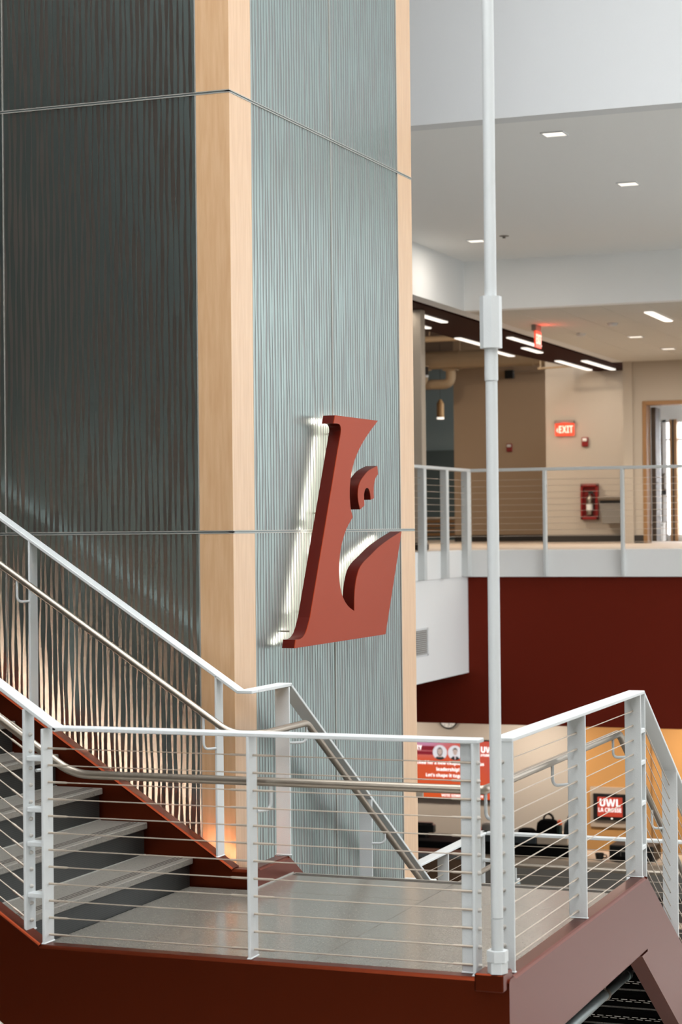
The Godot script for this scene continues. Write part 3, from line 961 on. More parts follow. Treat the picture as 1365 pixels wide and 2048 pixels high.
# ---- shell ----------------------------------------------------------------------------------------------------
func build_shell() -> void:
	var XR := 5.5
	var SX := -6.5
	struct("floor", B().box(V(-18, GR - 0.3, -50), V(XR, GR, 7)), M.stone_floor, "pale stone ground floor of the stair hall", "floor")
	struct("floor_carpet", B().box(V(-16, GR, -30), V(-3.0, GR + 0.008, -16.5)), M.dark_carpet, "dark brown carpet before the reception desk", "carpet")
	struct("trim_1", B().box(V(-9, GR, -25.75), V(XR - 0.1, GR + 0.012, -25.45)), M.stone_pale, "pale inlaid strip across the dark ground floor carpet", "floor strip")
	struct("floor_upper", B().box(V(-18, LV - 0.34, -50), V(-0.5, LV, -26.0)), M.upper_floor, "tan floor of the upper level behind the far balcony", "floor")
	struct("floor_side", B().box(V(-18, LV - 0.34, -26.0), V(-8.4, LV, -13.5)), M.upper_floor, "tan upper floor behind the short balcony next to the tower", "floor")
	struct("floor_near", B().box(V(-18, LV - 0.34, -10.5), V(-7.2, LV, 7)), M.upper_floor, "upper floor at the head of the stairs", "floor")
	# white slab edge
	struct("trim_2", B().box(V(-8.19, 1.29, -26.0), V(-0.5, LV, -25.8), 0.004), M.white_wall_lightened, "white slab edge below the far cable balcony", "slab edge")
	struct("trim_3", B().box(V(-8.4, 1.29, -26.0), V(-8.19, LV, -13.5), 0.004), M.white_wall_lightened, "short white slab edge returning towards the tower", "slab edge")
	struct("wall_inner", B().box(V(-8.6, 0.0, -25.88), V(-8.205, 1.29, -13.5)), M.white_wall_lightened, "white bulkhead block with an air grille next to the tower", "bulkhead")
	struct("wall_maroon", B().box(V(-18, -0.69, -26.1), V(-0.5, 1.29, -25.88)), M.maroon_wall, "deep maroon bulkhead wall below the far balcony", "wall")
	# ground floor room under the balcony
	struct("ceiling_ground", B().box(V(-18, -0.66, -31), V(-0.5, -0.5, -26.1)), M.grey_ceiling, "low ceiling over the reception area", "ceiling")
	struct("wall_reception", B().box(V(-18, GR, -30.3), V(-7.79, -0.5, -30.0)), M.beige_wall, "beige reception wall carrying the wide screen and clock", "wall")
	var w := struct("wall_orange", B().box(V(-7.79, GR, -30.3), V(-0.5, -0.5, -30.0)), M.orange_wall, "mustard orange reception wall with a small framed screen", "wall")
	part("joint_strip", B().box(V(-6.645, GR, -30.0), V(-6.625, -0.6, -29.99)), M.door_wood, w)
	# upper ceilings
	struct("wall_upper", B().box(V(-18, 5.53, -17.1), V(-0.5, 9.5, -16.87)), M.white_wall, "bright white upper wall above the lowered grey ceiling", "wall")
	struct("ceiling_grey", B().box(V(-8.3, 5.53, -26.0), V(-0.5, 5.7, -17.1)), M.grey_ceiling, "smooth grey painted ceiling with small square downlights", "ceiling")
	struct("trim_4", B().box(V(-8.39, 4.87, -26.0), V(-8.19, 5.53, -16.87)), M.white_wall, "white ceiling drop above the short balcony", "ceiling drop")
	struct("trim_5", B().box(V(-8.19, 4.87, -26.0), V(-0.5, 5.53, -25.8)), M.white_wall_lightened, "grey-white ceiling drop in front of the tiled ceiling", "ceiling drop")
	var c := struct("ceiling_tile_bed", B().box(V(-8.19, 4.9, -35.2), V(-0.5, 5.1, -26.0)), M.deck, "tiled ceiling with fine joints over the far corridor", "ceiling")
	for i in 12:
		for j in 8:
			var x := -8.19 + 0.6 * i
			var z := -26.0 - 1.15 * j
			part("ceiling_tile", B().box(V(x + 0.004, 4.87, z - 1.146), V(x + 0.596, 4.9, z - 0.004), 0.003), M.ceiling_tile, c)
	struct("trim_6", B().box(V(-8.39, 4.87, -35.1), V(-8.19, 5.1, -26.0)), M.white_wall, "pale edge strip between the tiled ceiling and the wooden soffit", "edge strip")
	struct("trim_8", B().box(V(-8.44, 5.06, -38.0), V(-8.39, 5.1, -17.1)), M.painted_gap_shade, "dark painted strip for the shadow gap along the wooden soffit", "shadow gap")  # shade of the gap painted as a dark strip
	# curved brown wooden soffit
	struct("ceiling_wood_board", B().box(V(-8.68, 4.97, -38.0), V(-8.44, 5.05, -17.1)), M.brown_wood, "narrow reddish brown board at the soffit edge", "ceiling")
	var poly := PackedVector2Array([Vector2(-8.70, -17.1), Vector2(-9.80, -17.1), Vector2(-9.77, -28.6), Vector2(-9.80, -31.4), Vector2(-9.76, -33.5), Vector2(-9.65, -35.5), Vector2(-9.47, -37.5), Vector2(-9.42, -38.0), Vector2(-8.70, -38.0)])
	struct("ceiling_wood", B().prism(poly, Transform3D(Basis(Vector3.RIGHT, Vector3(0, 0, 1), Vector3.DOWN), V(0, 5.05, 0)), 0.1), M.brown_wood, "dark reddish brown wooden soffit with rounded strip lights", "ceiling")
	struct("ceiling_deck", B().box(V(-18, 6.3, -50), V(-8.19, 6.5, -17.1)), M.deck, "dark tan exposed ceiling deck above the ducts", "ceiling")
	# far walls of the upper level
	struct("wall_beige", B().box(V(-10.42, LV, -38.4), V(-8.74, 6.3, -38.0)), M.beige_wall, "beige wall with the glowing exit sign and red cabinet", "wall")
	struct("baseboard_beige", B().box(V(-10.42, LV, -38.0), V(-8.74, LV + 0.14, -37.97)), M.baseboard, "dark baseboard along the beige wall", "baseboard")
	struct("wall_taupe", B().box(V(-13.6, LV, -42.3), V(-10.42, 6.3, -42.0)), M.taupe_wall, "shadowed taupe wall beyond the open ceiling", "wall")
	struct("baseboard_taupe", B().box(V(-13.6, LV, -42.0), V(-10.42, LV + 0.14, -41.97)), M.baseboard, "dark baseboard along the taupe wall", "baseboard")
	struct("wall_side_room", B().box(V(-18, LV, -48.3), V(-13.0, 6.3, -48.0)), M.blue_wall, "pale blue-grey wall of the side room with dark lower half", "wall")
	struct("trim_7", B().box(V(-18, LV, -48.0), V(-13.0, 3.9, -47.9)), M.blue_dark, "dark blue-grey lower half of the side room wall", "wainscot")
	struct("wall_pilaster", B().box(V(-8.19, LV, -35.5), V(-8.02, 4.87, -35.05)), M.beige_wall, "beige pilaster where the wooden soffit ends", "pilaster")
	struct("wall_door", B().box(V(-8.02, LV, -35.4), V(-7.85, 4.87, -35.1)).box(V(-7.85, 4.16, -35.4), V(-4.6, 4.87, -35.1)).box(V(-4.6, LV, -35.4), V(-0.5, 4.87, -35.1)), M.beige_wall, "beige wall around the tall glazed entrance", "wall")
	struct("baseboard_door", B().box(V(-8.02, LV, -35.1), V(-7.85, LV + 0.14, -35.07)), M.baseboard, "short dark baseboard beside the entrance frame", "baseboard")
	var d := struct("door_1", B().box(V(-7.85, LV, -35.42), V(-7.78, 4.16, -35.06), 0.01).box(V(-4.67, LV, -35.42), V(-4.6, 4.16, -35.06), 0.01).box(V(-7.78, 4.09, -35.42), V(-4.67, 4.16, -35.06), 0.01), M.door_wood, "tan wooden frame of the tall entrance with a dark open leaf", "door")
	part("open_leaf", B().box(V(-7.78, LV + 0.02, -35.85), V(-7.70, 4.07, -35.45), 0.005), M.door_dark, d)
	# glazed vestibule behind it
	var g := struct("window_2", B().box(V(-8.72, LV, -38.55), V(-8.40, 4.6, -38.45)).box(V(-8.22, LV, -38.55), V(-8.15, 4.0, -38.45)).box(V(-8.40, 3.95, -38.55), V(-4.4, 4.6, -38.45)).box(V(-8.40, LV, -38.53), V(-4.4, LV + 0.12, -38.47)), M.white_wall, "white framed glazing of the bright vestibule", "window")
	part("pane", B().box(V(-8.40, LV + 0.12, -38.505), V(-8.25, 3.95, -38.5)), M.pane, g)
	part("pane", B().box(V(-8.15, LV + 0.12, -38.505), V(-8.07, 3.95, -38.5)), M.pane, g)
	part("pane", B().box(V(-7.94, LV + 0.12, -38.505), V(-4.4, 3.95, -38.5)), M.pane, g)
	part("transom", B().box(V(-8.40, 3.60, -38.53), V(-4.4, 3.63, -38.47)), M.grey_panel, g)
	part("mullion", B().box(V(-8.25, LV + 0.3, -38.6), V(-8.22, 3.95, -38.42)), M.door_dark, g)
	part("jamb", B().box(V(-8.07, LV, -38.6), V(-8.02, 4.0, -38.40)), M.door_wood, g)
	part("jamb", B().box(V(-8.02, LV, -38.58), V(-7.985, 4.0, -38.40)), M.black, g)
	part("jamb", B().box(V(-7.985, LV, -38.6), V(-7.93, 4.0, -38.40)), M.door_wood, g)
	struct("ceiling_vestibule", B().box(V(-8.02, 4.4, -38.45), V(-0.5, 4.6, -35.4)).box(V(-8.7, 4.4, -38.45), V(-8.02, 4.6, -37.6)), M.white_wall, "white ceiling of the vestibule", "ceiling")
	struct("wall_vestibule", B().prism(PackedVector2Array([Vector2(-8.19, -35.5), Vector2(-8.05, -35.5), Vector2(-8.58, -38.45), Vector2(-8.72, -38.45)]), Transform3D(Basis(Vector3.RIGHT, Vector3(0, 0, 1), Vector3.DOWN), V(0, 4.87, 0)), 4.87 - LV), M.white_wall, "white slanting side wall of the vestibule", "wall")
	struct("wall_far", B().box(V(-4.4, LV, -38.6), V(-0.5, 4.87, -38.4)), M.mid_shell, "far end wall beyond the entrance", "wall")
	# bright room beyond the vestibule glazing
	struct("wall_bright", B().box(V(-9.0, LV, -44.3), V(-2.0, 4.9, -44.0)).box(V(-9.3, LV, -44.3), V(-9.0, 4.9, -38.6)).box(V(-2.0, LV, -44.3), V(-1.7, 4.9, -38.6)), M.white_wall, "white walls of the bright room beyond the entrance", "wall")
	struct("ceiling_bright", B().box(V(-9.3, 4.9, -44.3), V(-1.7, 5.1, -38.4)), M.white_wall, "white ceiling of the bright room beyond the entrance", "ceiling")
	for z in [-40.0, -42.5]:  # ceiling lamps added to light the bright room
		var lp := thing("added_panel_light", "added square panel light in the bright room nearer the entrance" if z > -41.0 else "added square panel light in the bright room at its far wall", "ceiling light", V(-6, 4.9, z))
		part("lamp_diffuser", B().box(V(-7.0, 4.885, z - 0.5), V(-5.0, 4.899, z + 0.5)), M.lamp_white, lp)
		part("frame", B().box(V(-7.05, 4.89, z - 0.55), V(-4.95, 4.8995, z + 0.55)), M.aluminium, lp)
		area(V(-6, 4.87, z), down(), Vector2(2, 1), Color(0.97, 0.98, 1.0), 42.0, lp)
	# outer shell (mostly outside the picture)
	struct("wall_left", B().box(V(-18.3, GR, -50), V(-18, 9.8, 7)), M.dark_shell, "dark outer wall beyond the stairs", "wall")
	struct("wall_back", B().box(V(-18, GR, 6.7), V(XR + 0.3, 5.2, 7)).box(V(-18, 9.3, 6.7), V(XR + 0.3, 9.8, 7)).box(V(-18, 5.2, 6.7), V(-7, 9.3, 7)), M.dark_shell, "dim wall with a high window band behind the viewer", "wall")
	struct("wall_end", B().box(V(-18, GR, -50.3), V(-8.0, 6.5, -50)), M.mid_shell, "end wall of the upper level", "wall")
	struct("ceiling", B().box(V(-18.3, 9.5, -17.1), V(SX, 9.8, 7)).box(V(3.5, 9.5, -17.1), V(XR + 0.3, 9.8, 7)).box(V(SX, 9.5, -17.1), V(3.5, 9.8, -14.5)).box(V(SX, 9.5, 0.5), V(3.5, 9.8, 7)).box(V(-0.5, 9.5, -30.3), V(0.2, 9.8, -17.1)).box(V(4.8, 9.5, -30.3), V(XR + 0.3, 9.8, -17.1)).box(V(0.2, 9.5, -30.3), V(4.8, 9.8, -29.0)), M.white_wall, "high white ceiling with a skylight over the stair hall", "ceiling")
	var sk := struct("window_5", B().box(V(SX, 9.5, -14.5), V(SX + 0.1, 9.95, 0.5)).box(V(3.4, 9.5, -14.5), V(3.5, 9.95, 0.5)).box(V(SX, 9.5, -14.5), V(3.5, 9.95, -14.4)).box(V(SX, 9.5, 0.4), V(3.5, 9.95, 0.5)), M.white_wall, "long skylight over the stair hall", "skylight")
	for k in 5:
		part("rafter", B().box(V(SX, 9.55, -12.0 + 2.4 * k - 0.05), V(3.5, 9.95, -12.0 + 2.4 * k + 0.05)), M.white_wall, sk)
	part("pane", B().box(V(SX, 9.95, -14.5), V(3.5, 9.96, 0.5)), M.pane, sk)
	var sg := struct("window_3", B().box(V(0.2, 9.5, -29.0), V(0.3, 9.95, -17.1)).box(V(4.7, 9.5, -29.0), V(4.8, 9.95, -17.1)).box(V(0.2, 9.5, -29.0), V(4.8, 9.95, -28.9)).box(V(0.2, 9.5, -17.2), V(4.8, 9.95, -17.1)), M.white_wall, "added skylight that brightens the gallery end wall", "skylight")  # opening added to brighten the end wall mirrored in the tower
	part("pane", B().box(V(0.2, 9.95, -29.0), V(4.8, 9.96, -17.1)), M.pane, sg)
	struct("wall_gallery", B().box(V(-0.6, GR, -35.4), V(-0.4, 5.7, -26.0)).box(V(-0.6, 5.53, -30.3), V(-0.4, 9.5, -17.1)).box(V(-0.6, LV, -38.6), V(-0.4, 5.1, -35.4)), M.white_wall, "white side wall of the gallery", "wall")
	struct("wall_right", B().box(V(XR, GR, -12.0), V(XR + 0.3, 9.8, 7)).box(V(XR, GR, -30.3), V(XR + 0.3, GR + 0.4, -12.0)).box(V(XR, 9.2, -30.3), V(XR + 0.3, 9.8, -12.0)), M.mid_shell, "outer wall around the tall window front", "wall")
	var wn := struct("window_1", B().box(V(XR + 0.08, GR + 0.4, -30.0), V(XR + 0.2, GR + 0.5, -12.0)).box(V(XR + 0.08, 9.1, -30.0), V(XR + 0.2, 9.2, -12.0)), M.aluminium, "tall aluminium window front lighting the stair hall", "window")
	for k in 7:
		var z := -12.03 - 2.99 * k
		part("mullion", B().box(V(XR + 0.05, GR + 0.4, z - 0.03), V(XR + 0.2, 9.2, z + 0.03)), M.aluminium, wn)
	for k in 6:
		var z := -12.03 - 2.99 * k
		part("pane", B().box(V(XR + 0.12, GR + 0.5, z - 2.96), V(XR + 0.125, 9.1, z - 0.03)), M.pane_tinted, wn)
	struct("added_wall_gallery_end", B().box(V(-0.6, GR, -30.3), V(XR, 9.5, -30.0)), M.white_wall, "added white end wall reflecting in the striped tower face", "wall")  # unseen wall added as a bright reflection for the tower face
	wn = struct("window_4", B().box(V(-7, 5.2, 6.8), V(XR, 5.3, 6.9)).box(V(-7, 9.2, 6.8), V(XR, 9.3, 6.9)), M.aluminium, "high window band behind the viewer", "window")
	for k in 6:
		part("pane", B().box(V(-7 + 2.08 * k + 0.03, 5.3, 6.85), V(-7 + 2.08 * (k + 1) - 0.03, 9.2, 6.855)), M.pane, wn)
		part("mullion", B().box(V(-7 + 2.08 * k - 0.03, 5.3, 6.8), V(-7 + 2.08 * k + 0.03, 9.2, 6.9)), M.aluminium, wn)

func build_balcony() -> void:
	var T := 0.04
	var yt := LV + 1.067
	var o := thing("balcony_guard", "white cable guard along the far balcony above the maroon wall", "railing", V(-3, LV, -25.75))
	part("top_rail", B().box(V(-8.20, yt - 0.02, -25.80), V(-0.6, yt + 0.02, -25.71), 0.004), M.white_paint, o)
	var xs := [-8.14]
	for k in 7:
		xs.append(-7.085 + 1.045 * k)
	for x in xs:
		part("post", B().box(V(x - T / 2, 1.30, -25.80), V(x + T / 2, yt - 0.02, -25.71), 0.004), M.white_paint, o)
	for k in 11:
		var y := LV + 0.10 + 0.083 * k
		for i in 6:
			cable(V(xs[i], y, -25.755), V(xs[i + 1], y, -25.755), o, false)
	o = thing("balcony_guard", "short white cable guard returning from the far balcony towards the tower", "railing", V(-8.15, LV, -24.0))
	part("top_rail", B().box(V(-8.19, yt - 0.02, -25.71), V(-8.10, yt + 0.02, -21.5), 0.004), M.white_paint, o)
	var zs := [-25.62, -24.73, -23.83, -22.9, -22.0]
	for z in zs:
		part("post", B().box(V(-8.19, 1.30, z - 0.05), V(-8.10, yt - 0.02, z + 0.05), 0.004), M.white_paint, o)
	for k in 11:
		var y := LV + 0.10 + 0.083 * k
		for i in 3:
			cable(V(-8.145, y, zs[i]), V(-8.145, y, zs[i + 1]), o, false)
	var col := thing("column", "slim beige column standing behind the short balcony guard", "column", V(-9.0, LV, -26.2))
	part("shaft", B().box(V(-9.13, LV, -26.20), V(-8.885, 4.95, -26.03), 0.01), M.beige_wall, col)
	part("base", B().box(V(-9.15, LV, -26.22), V(-8.865, LV + 0.1, -26.01), 0.01), M.baseboard, col)

func exit_sign(at: Vector3, yaw: float, label: String, ceiling: bool, arrow: String) -> void:
	var o := thing("exit_sign", label, "exit sign", at)
	o.rotation.y = 0.0
	var t := Transform3D(Basis(Vector3.UP, yaw), at)
	var w := 0.38 if not ceiling else 0.32
	var h := 0.24
	if ceiling:
		part("canopy", B().tbox(t * Transform3D(Basis(), V(0, h / 2 + 0.045, 0)), V(w * 0.9, 0.09, 0.07), 0.01), M.grey_panel, o)
	else:
		part("housing", B().tbox(t * Transform3D(Basis(), V(0, h / 2 + 0.03, 0.03)), V(w + 0.02, 0.06, 0.07), 0.01), M.grey_panel, o)
	part("lit_panel", B().tbox(t * Transform3D(Basis(), V(0, 0, 0.02)), V(w, h, 0.02), 0.003), M.exit_red, o)
	words(arrow + "EXIT", 0.19, t * V(0, 0, 0.034), yaw, M.exit_letters, o, "lettering", 0.72)
	if ceiling:
		words("EXIT", 0.19, t * V(0, 0, 0.006), yaw + PI, M.exit_letters, o, "lettering", 0.72)
	var l := OmniLight3D.new()
	l.name = "light"
	l.light_color = Color(1.0, 0.25, 0.12)
	l.light_energy = 0.03
	l.light_size = 0.08
	l.omni_range = 30.0
	l.shadow_enabled = true
	o.add_child(l)
	l.position = (t * V(0, 0.05, 0.12)) - at

func alarm(at: Vector3, label: String) -> void:
	var o := thing("fire_alarm", label, "fire alarm", at, "red wall alarms")
	part("body", B().box(at + V(-0.065, -0.09, 0), at + V(0.065, 0.09, 0.05), 0.012), M.red_gloss, o)
	part("strobe", B().box(at + V(-0.045, 0.01, 0.05), at + V(0.045, 0.07, 0.075), 0.012), M.clear_white, o)
	part("sounder", B().box(at + V(-0.04, -0.07, 0.05), at + V(0.04, -0.02, 0.056), 0.004), M.red_gloss, o)

func build_upper_things() -> void:
	var dl := Color(1.0, 0.955, 0.9)
	downlight(V(-4.75, 5.53, -17.73), 0.19, "square recessed downlight nearest the bright upper wall", 1.1, dl, "square downlights in the grey ceiling")
	downlight(V(-4.74, 5.53, -20.63), 0.19, "square recessed downlight in the middle of the grey ceiling", 1.1, dl, "square downlights in the grey ceiling")
	downlight(V(-7.43, 5.53, -23.94), 0.19, "square recessed downlight beside the white pole near the ceiling drop", 1.1, dl, "square downlights in the grey ceiling")
	downlight(V(-6.91, 4.87, -30.47), 0.2, "small downlight in the tiled ceiling nearer the exit sign", 4.2, dl, "small downlights in the tiled ceiling")
	downlight(V(-6.89, 4.87, -32.78), 0.2, "small downlight in the tiled ceiling nearer the entrance", 4.2, dl, "small downlights in the tiled ceiling")
	downlight(V(-2.5, 4.87, -30.5), 0.2, "small downlight in the tiled ceiling beyond the picture edge", 4.2, dl, "small downlights in the tiled ceiling")
	linear_light(-5.93, -26.9, -28.3, 4.86, 0.13, "short strip light set in the tiled ceiling", 1.5, "strip lights")
	var rows := [[-8.64, -23.2, -26.35, "strip light on the wooden soffit right beside the tower top"],
		[-9.11, -24.8, -27.03, "shorter strip light below the first one beside the tower"],
		[-9.19, -28.57, -30.1, "strip light on the soffit just before the white pole sleeve"],
		[-9.35, -30.75, -32.08, "strip light on the soffit emerging behind the pole sleeve"],
		[-8.46, -28.83, -30.53, "strip light on the soffit just under the hanging exit sign"],
		[-8.75, -30.63, -31.66, "short strip light below the one under the exit sign"],
		[-8.92, -33.29, -35.6, "long strip light on the soffit above the wall exit sign"],
		[-8.51, -33.5, -35.7, "long strip light at the far end of the soffit near the pilaster"]]
	for r in rows:
		linear_light(r[0] * 1.051, r[1] * 1.051, r[2] * 1.051, 4.935, 0.115, r[3], 0.7, "strip lights")
	exit_sign(V(-7.83, 4.66, -28.1), PI / 2, "lit exit sign hanging edge-on from the tiled ceiling", true, "")
	exit_sign(V(-10.03, 3.84, -37.98), 0.0, "lit red exit sign with arrow on the beige wall", false, "‹")
	alarm(V(-9.63, 3.59, -38.0), "red fire alarm on the beige wall beside the exit sign")
	alarm(V(-12.33, 3.68, -42.0), "red fire alarm on the shadowed taupe wall")
	# extinguisher cabinet
	var c := V(-9.54, 2.43, -38.0)
	var o := thing("fire_cabinet", "red extinguisher cabinet on the beige wall behind the balcony cables", "cabinet", c)
	part("back_panel", B().box(c + V(-0.17, -0.345, 0), c + V(0.17, 0.345, 0.02)), M.red_gloss, o)
	var fr := B()
	for k in [-1.0, 1.0]:
		fr.box(c + V(k * 0.13, -0.345, 0), c + V(k * 0.17, 0.345, 0.12), 0.005)
		fr.box(c + V(-0.17, k * 0.29, 0), c + V(0.17, k * 0.345, 0.12), 0.005)
	part("frame", fr, M.red_gloss, o)
	var e := part("extinguisher", B().lathe([Vector2(0, -0.26), Vector2(0.06, -0.255), Vector2(0.065, -0.23), Vector2(0.065, 0.05), Vector2(0.05, 0.10), Vector2(0.02, 0.125), Vector2(0.02, 0.16), Vector2(0, 0.16)], c + V(0, 0, 0.08), 16), M.steel, o, "silver extinguisher bottle")
	part("valve", B().box(c + V(-0.02, 0.15, 0.06), c + V(0.07, 0.2, 0.10), 0.005), M.black, e)
	part("hose", B().tube(fillet([c + V(0.06, 0.17, 0.08), c + V(0.1, 0.1, 0.1), c + V(0.09, -0.15, 0.11)], 0.05), 0.01, 8), M.black, e)
	part("label_band", B().lathe([Vector2(0.066, -0.17), Vector2(0.066, -0.05)], c + V(0, 0, 0.08), 16), M.clear_white, e)
	# drinking fountain
	c = V(-9.03, 2.29, -38.0)
	o = thing("drinking_fountain", "grey wall-hung drinking fountain beside the red cabinet", "fountain", c)
	var poly := PackedVector2Array([Vector2(-0.19, -0.28), Vector2(0.19, -0.28), Vector2(0.25, 0.16), Vector2(-0.25, 0.16)])
	part("body", B().prism(poly, Transform3D(Basis(), c), 0.36), M.grey_panel, o)
	part("basin", B().box(c + V(-0.27, 0.16, 0), c + V(0.27, 0.24, 0.42), 0.02), M.steel, o)
	part("painted_shade_strip", B().box(c + V(-0.24, 0.10, 0.355), c + V(0.24, 0.155, 0.365)), M.black, o)  # black strip painted for the shade under the basin
	part("spout", B().tube(fillet([c + V(0.12, 0.24, 0.1), c + V(0.12, 0.30, 0.1), c + V(0.12, 0.29, 0.2)], 0.03), 0.012, 8), M.steel, o)
	# grille in the bulkhead block
	o = thing("air_grille", "white louvred air grille low on the bulkhead next to the tower", "grille", V(-8.2, 0.51, -23.9))
	part("frame", B().box(V(-8.205, 0.335, -24.17), V(-8.195, 0.36, -23.5)).box(V(-8.205, 0.665, -24.17), V(-8.195, 0.69, -23.5)).box(V(-8.205, 0.335, -24.17), V(-8.195, 0.69, -24.14)).box(V(-8.205, 0.335, -23.53), V(-8.195, 0.69, -23.5)), M.white_wall, o)
	for k in 12:
		var y := 0.372 + 0.025 * k
		part("slat", B().tbox(Transform3D(Basis(Vector3(0, 0, 1), 0.7), V(-8.2, y, -23.835)), V(0.014, 0.004, 0.62)), M.white_wall, o)
	part("recess", B().box(V(-8.2055, 0.345, -24.15), V(-8.2045, 0.68, -23.52)), M.grey_panel, o)
	# devices on the ceilings
	for q in [[V(-7.55, 4.87, -29.6), "round smoke detector on the tiled ceiling near the exit sign"], [V(-6.75, 4.87, -28.3), "round smoke detector on the tiled ceiling near the strip light"]]:
		single("smoke_detector", B().lathe([Vector2(0, 0), Vector2(0.035, -0.045), Vector2(0.06, -0.04), Vector2(0.075, -0.012), Vector2(0.075, 0.0)].map(func(p): return p), q[0], 20), M.white_wall, q[1], "smoke detector", "ceiling devices")
	single("sprinkler_head", B().lathe([Vector2(0, -0.03), Vector2(0.02, -0.03), Vector2(0.02, -0.012), Vector2(0.06, -0.006), Vector2(0.06, 0)], V(-7.0, 5.53, -23.7), 16), M.grey_panel, "small sprinkler cover on the grey ceiling beside the pole", "sprinkler")
	# ducts in the open ceiling
	o = thing("air_duct", "large tan round duct crossing the open ceiling above the taupe wall", "duct", V(-12, 5.55, -40.5))
	part("pipe", B().tube([V(-18, 5.52, -40.6), V(-9.6, 5.52, -40.6)], 0.19, 20), M.duct_paint, o)
	for x in [-14.5, -13.0, -11.4]:
		part("band", B().tube([V(x - 0.03, 5.52, -40.6), V(x + 0.03, 5.52, -40.6)], 0.2, 20), M.duct_paint, o)
		part("hanger", B().tube([V(x, 5.7, -40.6), V(x, 6.3, -40.6)], 0.012, 6), M.duct_paint, o)
	for q in [[-13.25, 0.105, "tan duct elbow dropping beside the side room opening, nearer the wall end"], [-13.75, 0.11, "tan duct elbow dropping beside the side room opening, nearer the column"]]:
		o = thing("duct_elbow", q[2], "duct", V(q[0], 5.2, -40.4 if q[0] < -13.5 else -40.75), "duct elbows")
		var ez: float = o.position.z
		part("pipe", B().tube(fillet([V(q[0], 5.4, ez), V(q[0], 5.02, ez), V(q[0] - 2.5, 5.02, ez)], 0.2), q[1], 16), M.duct_paint, o)
		part("clamp", B().box(V(q[0] - 0.14, 5.3, ez - 0.14), V(q[0] + 0.14, 5.33, ez + 0.14), 0.005), M.duct_paint, o)
	o = thing("ceiling_pipe", "thin tan pipe below the ceiling deck above the large duct", "pipe", V(-12, 5.95, -39.0))
	part("pipe", B().tube([V(-18, 5.78, -38.6), V(-11.0, 5.78, -38.6)], 0.06, 12), M.duct_paint, o)
	for x in [-13.0, -11.7]:
		part("hanger", B().tube([V(x, 5.84, -38.6), V(x, 6.3, -38.6)], 0.01, 6), M.duct_paint, o)
	o = thing("conduit_rack", "thin conduit bracket hanging before the beige wall top", "conduit", V(-9.8, 5.0, -37.4))
	part("pipe", B().tube([V(-10.4, 5.0, -37.4), V(-9.0, 5.05, -37.4)], 0.02, 8), M.duct_paint, o)
	for x in [-10.35, -9.9]:
		part("hanger", B().tube([V(x, 5.0, -37.4), V(x, 6.3, -37.4)], 0.012, 6), M.duct_paint, o)
	o = thing("wall_box", "dark junction box high on the taupe wall", "box", V(-12.3, 5.25, -42))
	part("body", B().box(V(-12.4, 5.18, -42), V(-12.2, 5.36, -41.9), 0.01), M.black, o)
	part("conduit", B().tube([V(-12.2, 5.3, -41.95), V(-10.5, 5.3, -41.95)], 0.015, 8), M.taupe_wall, o)
	o = thing("vent_box", "dark slot vent with a white lip beside the duct elbows", "vent", V(-13.8, 5.2, -40.0))
	part("hanger", B().tube([V(-13.7, 5.3, -40.0), V(-13.7, 6.3, -40.0)], 0.01, 6), M.duct_paint, o)
	part("slot", B().box(V(-14.6, 5.17, -40.05), V(-13.52, 5.34, -39.95)), M.black, o)
	part("lip", B().box(V(-14.6, 5.12, -40.06), V(-13.52, 5.165, -39.92)), M.white_wall, o)
	for q in [V(-12.2, 6.28, -35.5), V(-14.2, 6.28, -33.0), V(-11.2, 6.28, -31.0)]:  # added lamps, out of view, that brighten the taupe wall
		downlight(q, 0.3, "added unseen deck lamp above the open ceiling, " + ("nearest the taupe wall" if absf(q.x + 12.2) < 0.1 else ("farthest into the side room" if q.x < -14.0 else "nearest the column")), 9.0, Color(1.0, 0.92, 0.83), "added deck lamps")
	# pendant in the side room
	c = V(-14.9, 4.52, -45)
	o = thing("pendant_lamp", "tan cylinder pendant lamp hanging in the side room", "pendant lamp", c)
	part("shade", B().lathe([Vector2(0, 0.46), Vector2(0.03, 0.46), Vector2(0.085, 0.36), Vector2(0.085, 0.04), Vector2(0.075, 0.04), Vector2(0.075, 0.35)], c, 20), M.pendant_tan, o)
	part("lamp_diffuser", B().lathe([Vector2(0, 0.0), Vector2(0.084, 0.0), Vector2(0.084, 0.04), Vector2(0, 0.04)], c, 20), M.lamp_white, o)
	part("cord", B().tube([c + V(0, 0.46, 0), c + V(0, 1.78, 0)], 0.006, 6), M.black, o)
	area(c + V(0, -0.02, 0), down(), Vector2(0.15, 0.15), Color(1.0, 0.9, 0.76), 2.0, o)
	o = thing("bench", "low brown slatted bench in the side room opening", "bench", V(-14.4, LV, -44.0))
	for k in 4:
		part("slat", B().box(V(-15.6, LV + 0.12 + 0.1 * k, -44.0), V(-13.3, LV + 0.19 + 0.1 * k, -43.95), 0.005), M.door_wood, o)
	part("seat", B().box(V(-15.6, LV + 0.5, -44.5), V(-13.3, LV + 0.55, -43.9), 0.01), M.stone_pale, o)
	for x in [-15.4, -13.5]:
		part("leg", B().box(V(x - 0.04, LV, -44.45), V(x + 0.04, LV + 0.5, -44.02), 0.005), M.door_dark, o)
	# vestibule
	o = thing("radiator", "white radiator box on the floor behind the entrance", "radiator", V(-8.3, LV, -38.2))
	part("cabinet", B().box(V(-8.44, LV, -38.4), V(-8.14, LV + 0.36, -38.15), 0.01), M.white_wall, o)
	part("grille", B().box(V(-8.42, LV + 0.30, -38.152), V(-8.16, LV + 0.33, -38.14)), M.grey_panel, o)
	o = thing("door_handle", "dark pull handle on the vestibule glazing", "handle", V(-8.2, 2.8, -38.4))
